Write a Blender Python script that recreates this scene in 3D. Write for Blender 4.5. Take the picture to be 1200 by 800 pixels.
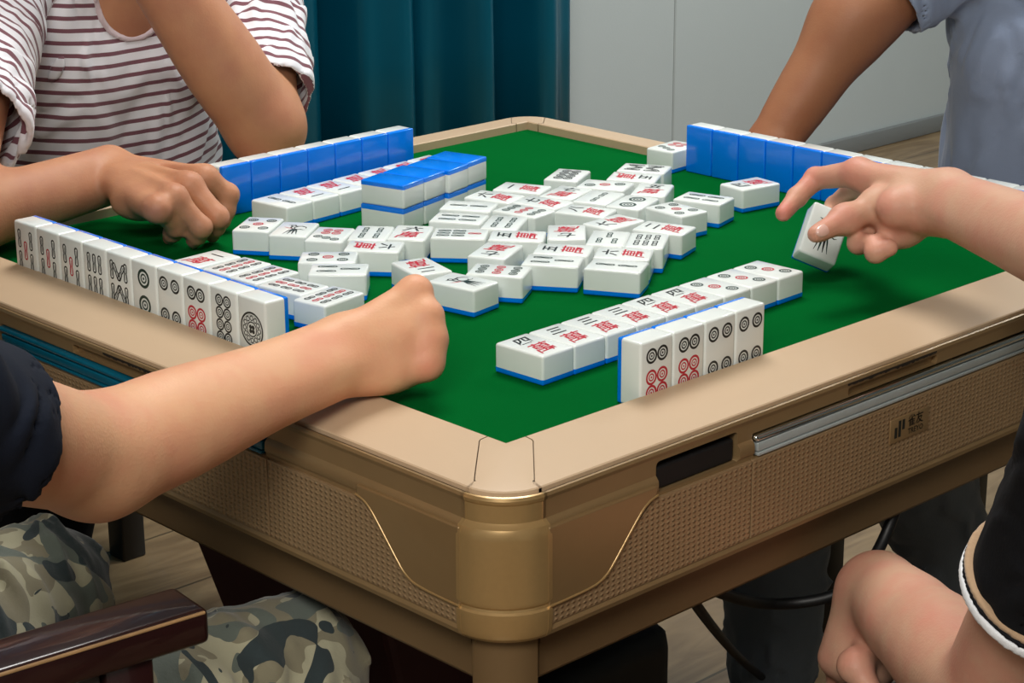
import bpy, bmesh, math, random
import numpy as np
from mathutils import Vector, Matrix, noise as mnoise
for o in list(bpy.data.objects): bpy.data.objects.remove(o)
SC = bpy.context.scene
COL = SC.collection
PI = math.pi
FZ = 0.76                       # height of the felt above the floor; table coordinates have z = 0 on the felt

# ------------------------------------------------------------------ camera, world, lights, exposure
cam_d = bpy.data.cameras.new('camera'); cam = bpy.data.objects.new('camera', cam_d); COL.objects.link(cam)
cam_d.sensor_width = 36.0; cam_d.lens = 73.2448
cam_d.clip_start = 0.05
cam.matrix_world = Matrix([[0.7217, 0.216796, -0.65738, -1.457219], [-0.692193, 0.220243, -0.687286, -1.511525], [-0.004217, 0.951048, 0.309015, 1.342101], [0.0, 0.0, 0.0, 1.0]])
SC.camera = cam
SC.view_settings.view_transform = 'Standard'; SC.view_settings.look = 'None'
SC.view_settings.gamma = 1.0; SC.view_settings.use_curve_mapping = False
SC.view_settings.exposure = 0.0
world = bpy.data.worlds.new('world'); SC.world = world; world.use_nodes = True
bg = world.node_tree.nodes['Background']; bg.inputs[0].default_value = (0.80, 0.88, 1.0, 1); bg.inputs[1].default_value = 0.2
def area_light(name, loc, size, power, color, target, sy=None):
    d = bpy.data.lights.new(name, 'AREA'); o = bpy.data.objects.new(name, d); COL.objects.link(o)
    d.energy = power; d.color = color; d.size = size
    if sy: d.shape = 'RECTANGLE'; d.size_y = sy
    o.location = loc
    o.rotation_euler = (Vector(target) - Vector(loc)).to_track_quat('-Z', 'Y').to_euler()
    return o
area_light('ceiling_panel_light', (0.35, 0.30, 2.62), 0.8, 36, (1.0, 0.98, 0.95), (0.1, 0.1, 0.76))
area_light('room_fill_light', (-2.0, -1.7, 2.50), 1.0, 62, (1.0, 0.96, 0.89), (-0.4, -0.3, 0.7))  # added fill from the camera side for skin and gold fronts, no real fixture
area_light('wall_fill_light', (2.5, 0.3, 2.6), 0.9, 76, (0.92, 1.0, 0.99), (2.6, 1.6, 0.8))  # added to brighten the back wall, stands for no actual lamp

# ------------------------------------------------------------------ material helpers
MATS = {}
def lin(c):
    return tuple(((x/255)/12.92 if x/255 <= 0.04045 else ((x/255+0.055)/1.055)**2.4) for x in c)
def mat(name, rgb, rough=0.5, metal=0.0, coat=0.0, sss=0.0, spec=0.5, bump=None, var=None, srgb=True, sheen=0.0):
    if name in MATS: return MATS[name]
    m = bpy.data.materials.new(name); m.use_nodes = True; MATS[name] = m
    nt = m.node_tree; b = nt.nodes['Principled BSDF']
    c = lin(rgb) if srgb else rgb
    b.inputs['Base Color'].default_value = (*c, 1); b.inputs['Roughness'].default_value = rough
    b.inputs['Metallic'].default_value = metal; b.inputs['Coat Weight'].default_value = coat
    b.inputs['Specular IOR Level'].default_value = spec
    b.inputs['Sheen Weight'].default_value = sheen
    if sss:
        b.inputs['Subsurface Weight'].default_value = sss; b.inputs['Subsurface Radius'].default_value = (0.012, 0.005, 0.003)
        b.inputs['Subsurface Scale'].default_value = 0.6
    tc = nt.nodes.new('ShaderNodeTexCoord')
    if var:                                     # (scale, amount, detail)
        n = nt.nodes.new('ShaderNodeTexNoise'); n.inputs['Scale'].default_value = var[0]; n.inputs['Detail'].default_value = var[2]
        nt.links.new(tc.outputs['Object'], n.inputs['Vector'])
        mx = nt.nodes.new('ShaderNodeMix'); mx.data_type = 'RGBA'
        mx.inputs[6].default_value = (*[max(0, x*(1-var[1])) for x in c], 1); mx.inputs[7].default_value = (*[min(1, x*(1+var[1])) for x in c], 1)
        nt.links.new(n.outputs['Fac'], mx.inputs[0]); nt.links.new(mx.outputs[2], b.inputs['Base Color'])
    if bump:                                    # (scale, strength, distance)
        n2 = nt.nodes.new('ShaderNodeTexNoise'); n2.inputs['Scale'].default_value = bump[0]; n2.inputs['Detail'].default_value = 4
        nt.links.new(tc.outputs['Object'], n2.inputs['Vector'])
        bp = nt.nodes.new('ShaderNodeBump'); bp.inputs['Strength'].default_value = bump[1]; bp.inputs['Distance'].default_value = bump[2]
        nt.links.new(n2.outputs['Fac'], bp.inputs['Height']); nt.links.new(bp.outputs[0], b.inputs['Normal'])
    return m
M_white = mat('tile_ivory', (228, 234, 231), 0.22, coat=0.3, sss=0.0, var=(30, 0.02, 2))
M_blue = mat('tile_blue', (0, 124, 242), 0.22, coat=0.4)
M_black = mat('paint_black', (14, 22, 22), 0.4)
M_green = mat('paint_green', (10, 48, 40), 0.4)
M_red = mat('paint_red', (186, 12, 44), 0.4)
M_grey = mat('paint_grey', (120, 130, 128), 0.4)
M_felt = mat('green_felt', (0, 88, 34), 1.0, sheen=0.0, spec=0.02, bump=(900, 0.25, 0.001), var=(6, 0.16, 6))
M_rim = mat('tan_plastic', (194, 168, 138), 0.42, spec=0.35, bump=(500, 0.06, 0.001), var=(9, 0.04, 3))
M_gold = mat('champagne_paint', (172, 140, 92), 0.30, metal=0.45, coat=0.25, var=(200, 0.05, 2))
M_gold_dark = mat('champagne_satin', (140, 114, 78), 0.38, metal=0.3, var=(60, 0.06, 2))
M_wing = mat('champagne_wing', (146, 118, 80), 0.32, metal=0.4, coat=0.15, var=(90, 0.04, 2))
M_apron = mat('brown_plastic', (116, 92, 62), 0.42, metal=0.2, var=(8, 0.08, 3))
M_dark = mat('black_recess', (6, 6, 8), 0.6)
M_seam = mat('seam_dark', (30, 22, 14), 0.7)
M_chrome = mat('chrome', (205, 212, 214), 0.12, metal=1.0)
M_silver = mat('silver_plastic', (176, 184, 184), 0.35, metal=0.3, var=(60, 0.1, 4))
M_teal = mat('painted_teal_reflection', (8, 92, 116), 0.25, coat=0.3, var=(30, 0.35, 5))  # curtain reflection on the chrome drawer strip, painted as base colour
M_maroon = mat('maroon_vinyl', (62, 22, 26), 0.6)
M_wall = mat('wall_paint', (176, 181, 181), 0.85, spec=0.2, bump=(260, 0.12, 0.002), var=(1.4, 0.05, 4))
M_base = mat('baseboard_grey', (120, 122, 122), 0.5)
M_ceil = mat('ceiling_paint', (225, 225, 222), 0.9)
M_black_wood = mat('black_lacquer', (16, 16, 18), 0.4)
M_leather = mat('black_leather', (22, 34, 38), 0.45)
M_rubber = mat('black_rubber', (12, 12, 13), 0.5)

def textured_panel_material():
    m = bpy.data.materials.new('embossed_scales'); m.use_nodes = True; nt = m.node_tree; b = nt.nodes['Principled BSDF']
    b.inputs['Base Color'].default_value = (*lin((160, 132, 98)), 1); b.inputs['Roughness'].default_value = 0.42; b.inputs['Metallic'].default_value = 0.35
    tc = nt.nodes.new('ShaderNodeTexCoord'); sp = nt.nodes.new('ShaderNodeSeparateXYZ'); nt.links.new(tc.outputs['Object'], sp.inputs[0])
    def math_(op, a, bb=None):
        n = nt.nodes.new('ShaderNodeMath'); n.operation = op
        for i, v in enumerate((a, bb)):
            if v is None: continue
            if isinstance(v, (int, float)): n.inputs[i].default_value = v
            else: nt.links.new(v, n.inputs[i])
        return n.outputs[0]
    u = math_('MULTIPLY', sp.outputs['X'], 2*PI/0.0125); v = math_('MULTIPLY', sp.outputs['Z'], 2*PI/0.0085)
    s = math_('MULTIPLY', math_('SINE', math_('ADD', u, v)), math_('SINE', math_('SUBTRACT', u, v)))
    s2 = math_('POWER', math_('MAXIMUM', s, 0.0), 1.3)
    bp = nt.nodes.new('ShaderNodeBump'); bp.inputs['Strength'].default_value = 0.75; bp.inputs['Distance'].default_value = 0.0012
    nt.links.new(s2, bp.inputs['Height']); nt.links.new(bp.outputs[0], b.inputs['Normal'])
    return m
M_scales = textured_panel_material()

# ------------------------------------------------------------------ object helpers
def tag(o, label=None, cat=None, group=None, kind=None):
    if label: o['label'] = label
    if cat: o['category'] = cat
    if group: o['group'] = group
    if kind: o['kind'] = kind
    return o
def link(o, parent=None):
    COL.objects.link(o)
    if parent: o.parent = parent
    return o
def empty(name, loc, rz=0.0, label=None, cat=None, group=None):
    o = bpy.data.objects.new(name, None); link(o); o.location = loc; o.rotation_euler = (0, 0, rz); o.empty_display_size = 0.03
    return tag(o, label, cat, group)
def mesh_obj(name, verts, faces, mats, parent=None, smooth=False, mi=None):
    me = bpy.data.meshes.new(name); me.from_pydata([tuple(v) for v in verts], [], faces); me.update()
    for m in (mats if isinstance(mats, (list, tuple)) else [mats]): me.materials.append(m)
    if mi is not None:
        for p, i in zip(me.polygons, mi): p.material_index = i
    if smooth: me.shade_smooth()
    return link(bpy.data.objects.new(name, me), parent)
def bm_obj(name, bm, mats, parent=None, smooth=False):
    bmesh.ops.recalc_face_normals(bm, faces=bm.faces[:])
    me = bpy.data.meshes.new(name); bm.to_mesh(me); bm.free()
    for m in (mats if isinstance(mats, (list, tuple)) else [mats]): me.materials.append(m)
    if smooth: me.shade_smooth()
    return link(bpy.data.objects.new(name, me), parent)
def add_box(bm, x0, x1, y0, y1, z0, z1, bev=0.0, seg=2, M=None):
    vs = [bm.verts.new(v) for v in [(x0,y0,z0),(x1,y0,z0),(x1,y1,z0),(x0,y1,z0),(x0,y0,z1),(x1,y0,z1),(x1,y1,z1),(x0,y1,z1)]]
    fs = [bm.faces.new([vs[i] for i in f]) for f in [(0,3,2,1),(4,5,6,7),(0,1,5,4),(1,2,6,5),(2,3,7,6),(3,0,4,7)]]
    if M is not None:
        for v in vs: v.co = M @ v.co
    if bev:
        es = set(e for f in fs for e in f.edges)
        bmesh.ops.bevel(bm, geom=list(es), offset=bev, segments=seg, profile=0.5, affect='EDGES')
def box_obj(name, x0, x1, y0, y1, z0, z1, m, parent=None, bev=0.0, seg=2, M=None):
    bm = bmesh.new(); add_box(bm, x0, x1, y0, y1, z0, z1, bev, seg, M)
    o = bm_obj(name, bm, m, parent)
    if bev: o.data.shade_smooth(); o.data.set_sharp_from_angle(angle=0.9)
    return o
def apply_mods(o):
    dg = bpy.context.evaluated_depsgraph_get(); dg.update()
    me = bpy.data.meshes.new_from_object(o.evaluated_get(dg)); o.modifiers.clear(); old = o.data; o.data = me
    return o
def prism(name, poly, a0, a1, axis, m, parent=None, bev=0.0):
    """extrude a 2-D polygon; axis 'y': poly is (x,z); axis 'z': poly is (x,y)"""
    n = len(poly); f = (lambda p, a: (p[0], a, p[1])) if axis == 'y' else (lambda p, a: (p[0], p[1], a))
    vs = [f(p, a0) for p in poly] + [f(p, a1) for p in poly]
    fs = [list(range(n)), list(range(2*n-1, n-1, -1))] + [[i, i+n, (i+1) % n + n, (i+1) % n] for i in range(n)]
    bm = bmesh.new(); bv = [bm.verts.new(v) for v in vs]
    for q in fs: bm.faces.new([bv[i] for i in q])
    if bev: bmesh.ops.bevel(bm, geom=bm.edges[:], offset=bev, segments=2, profile=0.5, affect='EDGES')
    o = bm_obj(name, bm, m, parent)
    if bev:
        o.data.shade_smooth(); md = o.modifiers.new('wn', 'WEIGHTED_NORMAL'); md.weight = 100
    return o
def tube(name, pts, r, m, parent=None, res=3, cyc=False):
    c = bpy.data.curves.new(name, 'CURVE'); c.dimensions = '3D'; c.bevel_depth = r; c.bevel_resolution = res; c.use_fill_caps = True
    s = c.splines.new('NURBS'); s.points.add(len(pts)-1)
    for i, p in enumerate(pts): s.points[i].co = (*p, 1)
    s.use_endpoint_u = True; s.order_u = min(4, len(pts)); s.use_cyclic_u = cyc; s.resolution_u = 8
    o = bpy.data.objects.new(name, c); COL.objects.link(o)
    dg = bpy.context.evaluated_depsgraph_get(); me = bpy.data.meshes.new_from_object(o.evaluated_get(dg))
    bpy.data.objects.remove(o); me.materials.append(m) if not me.materials else None
    me.materials.clear(); me.materials.append(m); me.shade_smooth()
    return link(bpy.data.objects.new(name, me), parent)

# ------------------------------------------------------------------ the room
def structure(o): o['kind'] = 'structure'; return o
def floor_material():
    m = bpy.data.materials.new('floor_wood'); m.use_nodes = True; nt = m.node_tree; b = nt.nodes['Principled BSDF']
    tc = nt.nodes.new('ShaderNodeTexCoord'); mp = nt.nodes.new('ShaderNodeMapping'); mp.inputs['Scale'].default_value = (1.3, 7, 1); mp.inputs['Rotation'].default_value = (0, 0, 0.2)
    nt.links.new(tc.outputs['Object'], mp.inputs[0])
    n = nt.nodes.new('ShaderNodeTexNoise'); n.inputs['Scale'].default_value = 2.2; n.inputs['Detail'].default_value = 8; n.inputs['Distortion'].default_value = 2.2
    nt.links.new(mp.outputs[0], n.inputs[0])
    r = nt.nodes.new('ShaderNodeValToRGB'); r.color_ramp.elements[0].position = 0.3; r.color_ramp.elements[1].position = 0.72
    r.color_ramp.elements[0].color = (*lin((112, 88, 62)), 1); r.color_ramp.elements[1].color = (*lin((160, 134, 100)), 1)
    nt.links.new(n.outputs[0], r.inputs[0])
    br = nt.nodes.new('ShaderNodeTexBrick'); br.inputs['Scale'].default_value = 1.0; br.inputs['Brick Width'].default_value = 1.2; br.inputs['Row Height'].default_value = 0.19
    br.inputs['Mortar Size'].default_value = 0.0025; br.inputs['Color1'].default_value = (1, 1, 1, 1); br.inputs['Color2'].default_value = (0.86, 0.86, 0.86, 1); br.inputs['Mortar'].default_value = (0.35, 0.35, 0.35, 1)
    nt.links.new(tc.outputs['Object'], br.inputs[0])
    mx = nt.nodes.new('ShaderNodeMix'); mx.data_type = 'RGBA'; mx.blend_type = 'MULTIPLY'; mx.inputs[0].default_value = 1
    nt.links.new(r.outputs[0], mx.inputs[6]); nt.links.new(br.outputs[0], mx.inputs[7]); nt.links.new(mx.outputs[2], b.inputs['Base Color'])
    b.inputs['Roughness'].default_value = 0.35
    return m
X0, X1, Y0, Y1, ZC = -2.6, 4.6, -3.2, 2.06, 2.7
structure(box_obj('floor', X0-.1, X1+.1, Y0-.1, Y1+.1, -0.1, 0, floor_material()))
structure(box_obj('ceiling', X0-.1, X1+.1, Y0-.1, Y1+.1, ZC, ZC+.1, M_ceil))
structure(box_obj('wall_back', X0-.1, X1+.1, Y1, Y1+.12, 0, ZC, M_wall))
structure(box_obj('wall_left', X0-.12, X0, Y0, Y1, 0, ZC, M_wall))
structure(box_obj('wall_right', X1, X1+.12, Y0, Y1, 0, ZC, M_wall))
structure(box_obj('wall_front', X0-.1, X1+.1, Y0-.12, Y0, 0, ZC, M_wall))
structure(box_obj('baseboard_back', X0, X1, Y1-.016, Y1-.0005, 0.0, 0.05, M_base, bev=.003))
structure(box_obj('trim_1', 2.54, 2.546, Y1-.002, Y1+.001, 0.086, ZC, mat('wall_joint', (160, 164, 163), 0.8)))

def curtain():
    root = empty('curtain', (0.35, 1.93, 0.03), label='dark teal satin curtain hanging in deep folds before the grey wall', cat='curtain')
    n = 900; x0, x1 = -2.35, 1.655; vs = []; zs = [0, 0.5, 1.0, 1.6, 2.2, 2.55]
    rnd = random.Random(4)
    def prof(x, k):
        a = 0.072*math.sin(2*PI*x/0.235 + 0.9*math.sin(x*2.1)) + 0.022*math.sin(2*PI*x/0.107+1.3) + 0.012*math.sin(x*9.0)
        return a*(0.9+0.1*math.cos(k*1.3))
    for k, z in enumerate(zs):
        for i in range(n+1):
            x = x0 + (x1-x0)*i/n
            vs.append((x + 0.012*math.sin(2*PI*x/0.235+1.5)*1.0, prof(x, k), z))
    N = n+1; fs = [(k*N+i, k*N+i+1, (k+1)*N+i+1, (k+1)*N+i) for k in range(len(zs)-1) for i in range(n)]
    m = mat('teal_satin', (0, 96, 120), 0.28, metal=0.55, sheen=0.0, spec=0.7, var=(3, 0.15, 3))
    o = mesh_obj('drape', vs, fs, m, root, True)
    md = o.modifiers.new('s', 'SOLIDIFY'); md.thickness = 0.003
    apply_mods(o); o.data.shade_smooth()
    tube('curtain_rod', [(x0, 0, 2.585), (0, 0, 2.585), (x1+.05, 0, 2.585)], 0.014, M_base, root)
curtain()

# ------------------------------------------------------------------ the automatic mahjong table
TABLE = empty('mahjong_table', (0, 0, FZ), label='tan and gold automatic mahjong table with green felt top in the centre', cat='table')
B = 0.4866; CC = 0.447; RC = B - CC
def path_pts(o, s_end, seg=10):
    """corner cap section at outward offset o around the corner (+,-) of side 'facing -y' at its x = + end ... returned for corner (-,-)"""
    pts = [(-s_end, -(B+o))]
    rr = RC + o
    if rr > 0:
        for i in range(seg+1):
            a = math.radians(270 - 90*i/seg); pts.append((-CC + rr*math.cos(a), -CC + rr*math.sin(a)))
    else:
        for i in range(seg+1): pts.append((-CC - rr, -CC - rr))
    pts.append((-(B+o), -s_end))
    return pts
def weighted(o, ang=0.7):
    o.data.shade_smooth(); o.data.set_sharp_from_angle(angle=ang)
    md = o.modifiers.new('wn', 'WEIGHTED_NORMAL'); md.keep_sharp = True; md.weight = 90
    return o
def sweep_straight(name, prof, send, m, parent, rz=0.0, smooth=True, side_mi=None):
    n = len(prof); vs = []
    for (o, z), se in zip(prof, send): vs.append((-se, -(B+o), z))
    for (o, z), se in zip(prof, send): vs.append((se, -(B+o), z))
    fs = [(i, (i+1) % n, (i+1) % n + n, i+n) for i in range(n)] + [list(range(n-1, -1, -1)), list(range(n, 2*n))]
    o = mesh_obj(name, vs, fs, m, parent); o.rotation_euler = (0, 0, rz)
    bm = bmesh.new(); bm.from_mesh(o.data); bmesh.ops.recalc_face_normals(bm, faces=bm.faces[:]); bm.to_mesh(o.data); bm.free()
    if smooth: weighted(o, .33)
    return o
def sweep_corner(name, prof, send, m, parent, rz=0.0, seg=10):
    rows = [path_pts(o, se, seg) for (o, z), se in zip(prof, send)]; n = len(prof); K = len(rows[0]); vs = []
    for (o, z), r in zip(prof, rows):
        for p in r: vs.append((p[0], p[1], z))
    fs = []
    for i in range(n):
        j = (i+1) % n
        for k in range(K-1): fs.append((i*K+k, i*K+k+1, j*K+k+1, j*K+k))
    fs += [[i*K for i in range(n)], [i*K+K-1 for i in range(n-1, -1, -1)]]
    o = mesh_obj(name, vs, fs, m, parent); o.rotation_euler = (0, 0, rz)
    bm = bmesh.new(); bm.from_mesh(o.data); bmesh.ops.remove_doubles(bm, verts=bm.verts[:], dist=1e-6)
    bmesh.ops.recalc_face_normals(bm, faces=bm.faces[:]); bm.to_mesh(o.data); bm.free()
    weighted(o, .33)
    return o
# felt
bm = bmesh.new(); add_box(bm, -.4225, .4225, -.4225, .4225, -0.012, 0.0)
bm_obj('felt_surface', bm, M_felt, TABLE)
rim = [(-.0666, -.011), (-.0666, .0098), (-.0656, .0109), (-.0585, .0102), (-.0560, .0098), (-.0530, .0094), (-.0150, .0037), (-.0100, .0029), (-.0040, .0020), (-.0010, .0014), (0, .0004), (0, -.0030), (-.0012, -.0038), (-.0100, -.0050), (-.045, -.0115)]
def rim_s(o): return float(np.interp(o, [-.0666, -.0585, -.0560, -.0530, -.0150, -.0100, -.0040, 0], [.4000, .4000, .4010, .4040, .4400, .4450, .4500, .4505]))
rs = [rim_s(o) for o, z in rim]
g = .0006
bead = [(-.040, -.013), (-.0040, -.0125), (-.0036, -.0075), (.0012, -.0068), (.0022, -.0030), (.0036, -.0014), (.0052, -.0020), (.0062, -.0044), (.0057, -.0068), (.0047, -.0084), (.0046, -.0225), (.0062, -.0242), (.0090, -.0262), (.0108, -.0300), (.0115, -.0350),
        (.0117, -.0850), (.0108, -.0885), (.0094, -.0905), (.0100, -.0925), (.0117, -.0940), (.0119, -.0970), (.0112, -.1100), (.0095, -.1150), (.0070, -.1180), (-.0180, -.1190), (-.040, -.119)]
side = [(-.040, -.013), (-.0040, -.0125), (-.0036, -.0075), (.0012, -.0068), (.0022, -.0030), (.0036, -.0014), (.0052, -.0020), (.0062, -.0044), (.0057, -.0068), (.0047, -.0084), (.0046, -.0225), (.0060, -.0242), (.0076, -.0262), (.0080, -.0290), (.0080, -.0340),
        (.0064, -.0360), (.0064, -.1080), (.0090, -.1100), (.0100, -.1125), (.0090, -.1165), (.0060, -.1185), (-.0180, -.1190), (-.040, -.119)]
apron = [(-.040, -.117), (-.0150, -.117), (-.0140, -.135), (-.0150, -.140), (-.0150, -.1640), (-.0170, -.1670), (-.040, -.167)]
def cut(o, boxes):
    """recess boxes (x0,x1,z0,z1,depth) cut into the face of a side part"""
    for (x0, x1, z0, z1, d, bev) in boxes:
        bm = bmesh.new(); add_box(bm, x0, x1, -(B+.03), -(B-d), z0, z1)
        if bev:
            es = [e for e in bm.edges if abs(e.verts[0].co.y - e.verts[1].co.y) > .001]
            bmesh.ops.bevel(bm, geom=es, offset=bev, segments=3, profile=0.5, affect='EDGES')
        c = bm_obj('cutter', bm, M_gold_dark); c.parent = o.parent; c.rotation_euler = o.rotation_euler
        bpy.context.view_layer.update()
        md = o.modifiers.new('b', 'BOOLEAN'); md.operation = 'DIFFERENCE'; md.object = c; md.solver = 'EXACT'
        apply_mods(o); me = c.data; bpy.data.objects.remove(c); bpy.data.meshes.remove(me)
    weighted(o, .45)
for k in range(4):
    rz = -PI/2*k
    sweep_straight('rim_rail', rim, [s-g for s in rs], M_rim, TABLE, rz)
    sweep_corner('rim_corner', rim, [s+g for s in rs], M_rim, TABLE, rz)
    sweep_corner('corner_casing', bead, [.4505+g]*len(bead), M_gold, TABLE, rz, 14)
    f = sweep_straight('side_panel', side, [.4505-g]*len(side), M_gold_dark, TABLE, rz)
    cut(f, [(-.326, -.228, -.0370, -.0112, .016, .004), (-.2095, .2095, -.0385, -.0182, .010, .002), (-.082, .048, -.0180, -.0095, .0008, .003)])
    a = sweep_straight('apron', apron, [.435]*len(apron), M_apron, TABLE, rz)
    # glossy wave pieces at both ends of the side panel
    for sg in (-1, 1):
        pr = [(.4500, -.0275), (.3300, -.0275), (.3300, -.0352), (.3380, -.0372), (.3450, -.0410), (.3520, -.0475), (.3790, -.0780), (.3860, -.0850), (.3950, -.0898), (.4080, -.0918), (.4500, -.0922)]
        pr = [(sg*x, z) for x, z in pr]
        w = prism('wave_wing', pr, -(B+.0112), -(B+.002), 'y', M_wing, TABLE, bev=.0019); w.rotation_euler = (0, 0, rz)
        wt = tube('wave_trim', [(sg*.3300, -(B+.0108), -.0360)]+[(x, -(B+.0108), z) for x, z in pr[3:]], .0013, M_gold, w, 2)
    # embossed textured panels in three pieces with thin seams
    for (a0, a1) in ((-.4500, -.2136), (-.2124, .2124), (.2136, .4500)):
        pts = [(a0, -.1085), (a1, -.1085)]
        if a1 > .4: pts += [(.4500, -.0915), (.4080, -.0911), (.3930, -.0885), (.3340, -.0395), (a0, -.0395)]
        elif a0 < -.4: pts += [(a1, -.0395), (-.3340, -.0395), (-.3930, -.0885), (-.4080, -.0911), (-.4500, -.0915)]
        else: pts += [(a1, -.0395), (a0, -.0395)]
        t = prism('embossed_panel', pts, -(B+.0092), -(B+.004), 'y', M_scales, TABLE, bev=.0006); t.rotation_euler = (0, 0, rz)
    # fittings
    q = box_obj('slot_cavity', -.324, -.230, -(B-.0150), -(B-.0145), -.0360, -.0150, M_dark, TABLE); q.rotation_euler = (0, 0, rz)
    bm = bmesh.new(); add_box(bm, -.3235, -.2305, -(B+.0030), -(B-.0150), -.0362, -.0170, .002)
    q = bm_obj('slot_insert', bm, M_dark, TABLE); q.rotation_euler = (0, 0, rz)
    bm = bmesh.new(); add_box(bm, -.2085, .2085, -(B+.0088), -(B-.008), -.0255, -.0195, .0026, 3)
    q = bm_obj('drawer_rail', bm, M_teal if k == 1 else M_chrome, TABLE, True); q.rotation_euler = (0, 0, rz)  # left side: chrome painted teal to imitate the mirrored curtain
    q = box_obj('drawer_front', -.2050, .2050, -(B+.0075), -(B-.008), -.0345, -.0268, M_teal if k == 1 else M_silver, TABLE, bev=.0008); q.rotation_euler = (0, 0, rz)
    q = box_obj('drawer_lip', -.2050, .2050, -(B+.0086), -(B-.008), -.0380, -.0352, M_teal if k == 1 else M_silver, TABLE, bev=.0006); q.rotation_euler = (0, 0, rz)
    # socket on the apron
    bm = bmesh.new(); add_box(bm, -.402, -.3835, -(B-.0120), -(B-.018), -.1320, -.1210, .0008)
    q = bm_obj('socket', bm, M_gold_dark, TABLE); q.rotation_euler = (0, 0, rz)
    for sx in (-.3972, -.3885):
        h = box_obj('socket_hole', sx-.0032, sx+.0032, -(B-.0112), -(B-.0125), -.1290, -.1240, M_dark, q)
    # corner leg
    lg = sweep_corner('corner_leg', [(-.046, -.118), (-.0040, -.118), (-.0045, -.22), (-.012, -.40), (-.020, -.70), (-.020, -.752), (-.046, -.752)], [.449, .449, .449, .444, .438, .438, .438], M_apron, TABLE, rz)
    bm = bmesh.new(); bmesh.ops.create_cone(bm, cap_ends=True, segments=20, radius1=.016, radius2=.016, depth=.012, matrix=Matrix.Translation((-.452, -.452, -.754)))
    ft = bm_obj('rubber_foot', bm, M_rubber, lg)
# badge on the near right side
def text_mesh(body, size, offset=0.0, shear=0.0):
    c = bpy.data.curves.new('t', 'FONT'); c.body = body; c.size = size; c.offset = offset; c.shear = shear
    c.resolution_u = 2; o = bpy.data.objects.new('t', c); COL.objects.link(o)
    dg = bpy.context.evaluated_depsgraph_get(); me = bpy.data.meshes.new_from_object(o.evaluated_get(dg))
    V = [tuple(v.co) for v in me.vertices]; F = [list(p.vertices) for p in me.polygons]
    bpy.data.objects.remove(o); bpy.data.curves.remove(c); bpy.data.meshes.remove(me)
    return V, F
bd = box_obj('badge_plate', -.0250, .0330, -(B+.0102), -(B+.006), -.0760, -.0530, M_scales, TABLE, bev=.0008)
bd.data.materials.clear(); bd.data.materials.append(M_gold_dark)
vs, fs = [], []
for (x, z0, z1) in ((-.0170, -.0715, -.0615), (-.0115, -.0715, -.0560), (-.0060, -.0655, -.0560)):
    n = len(vs); sh = .10
    vs += [(x-.0020, -(B+.0104), z0), (x+.0020, -(B+.0104), z0), (x+.0020, -(B+.0104), z1), (x-.0020, -(B+.0104), z1)]; fs.append([n, n+1, n+2, n+3])
for (txt, sz, ox, oz) in (('雀友', .0118, .0000, -.0645), ('雀友', .0118, .0003, -.0642), ('TREYO', .0074, .0006, -.0722), ('TREYO', .0074, .0009, -.0720)):
    V, F = text_mesh(txt, sz); n = len(vs)
    vs += [(ox+v[0], -(B+.0104), oz+v[1]) for v in V]; fs += [[i+n for i in f] for f in F]
mesh_obj('badge_lettering', vs, fs, M_black, bd)
# dark worn chips on the bead edges
def chips(rz, s0, s1, seed):
    """one ragged strip of worn-off paint along the bead"""
    rnd = random.Random(seed); n = 60; up, lo = [], []
    for i in range(n+1):
        s_ = s0+(s1-s0)*i/n; e = math.sin(PI*i/n)**.4; w = .0022*e*max(.12, rnd.uniform(-.3, 1.0))
        up.append((s_, -(B+.0061), -.0050+w*.6)); lo.append((s_, -(B+.0061), -.0066-w*.8))
    o = mesh_obj('worn_paint', up+lo, [(i, i+1, n+1+i+1, n+1+i) for i in range(n)], M_seam, TABLE); o.rotation_euler = (0, 0, rz)
chips(0, -.085, .045, 2); chips(-PI/2, -.03, .10, 5)
# underside, pedestal, base
box_obj('machine_case', -.415, .415, -.415, .415, -.160, -.020, M_dark, TABLE)
def frustum(name, z0, z1, h0, h1, m, parent, bev=.01):
    vs = [(sx*h, sy*h, z) for z, h in ((z0, h0), (z1, h1)) for sx, sy in ((-1,-1),(1,-1),(1,1),(-1,1))]
    bm = bmesh.new(); b_ = [bm.verts.new(v) for v in vs]
    for f in [(0,3,2,1),(4,5,6,7),(0,1,5,4),(1,2,6,5),(2,3,7,6),(3,0,4,7)]: bm.faces.new([b_[i] for i in f])
    bmesh.ops.bevel(bm, geom=bm.edges[:], offset=bev, segments=2, profile=.5, affect='EDGES')
    o = bm_obj(name, bm, m, parent); o.data.shade_smooth(); o.data.set_sharp_from_angle(angle=.6); return o
bm = bmesh.new(); pv = [bm.verts.new(v) for v in [(-.17, -.07, -.70), (.07, -.07, -.70), (.07, .17, -.70), (-.17, .17, -.70), (-.292, -.07, -.158), (.07, -.07, -.158), (.07, .292, -.158), (-.292, .292, -.158)]]
for q in [(0,3,2,1),(4,5,6,7),(0,1,5,4),(1,2,6,5),(2,3,7,6),(3,0,4,7)]: bm.faces.new([pv[i] for i in q])
bmesh.ops.bevel(bm, geom=bm.edges[:], offset=.008, segments=2, profile=.5, affect='EDGES'); bm_obj('pedestal', bm, M_maroon, TABLE)
box_obj('motor_housing', -.12, .12, -.13, .12, -.700, -.420, M_rubber, TABLE, bev=.03, seg=3)
frustum('base_plate', -.757, -.700, .20, .17, M_rubber, TABLE)
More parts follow.
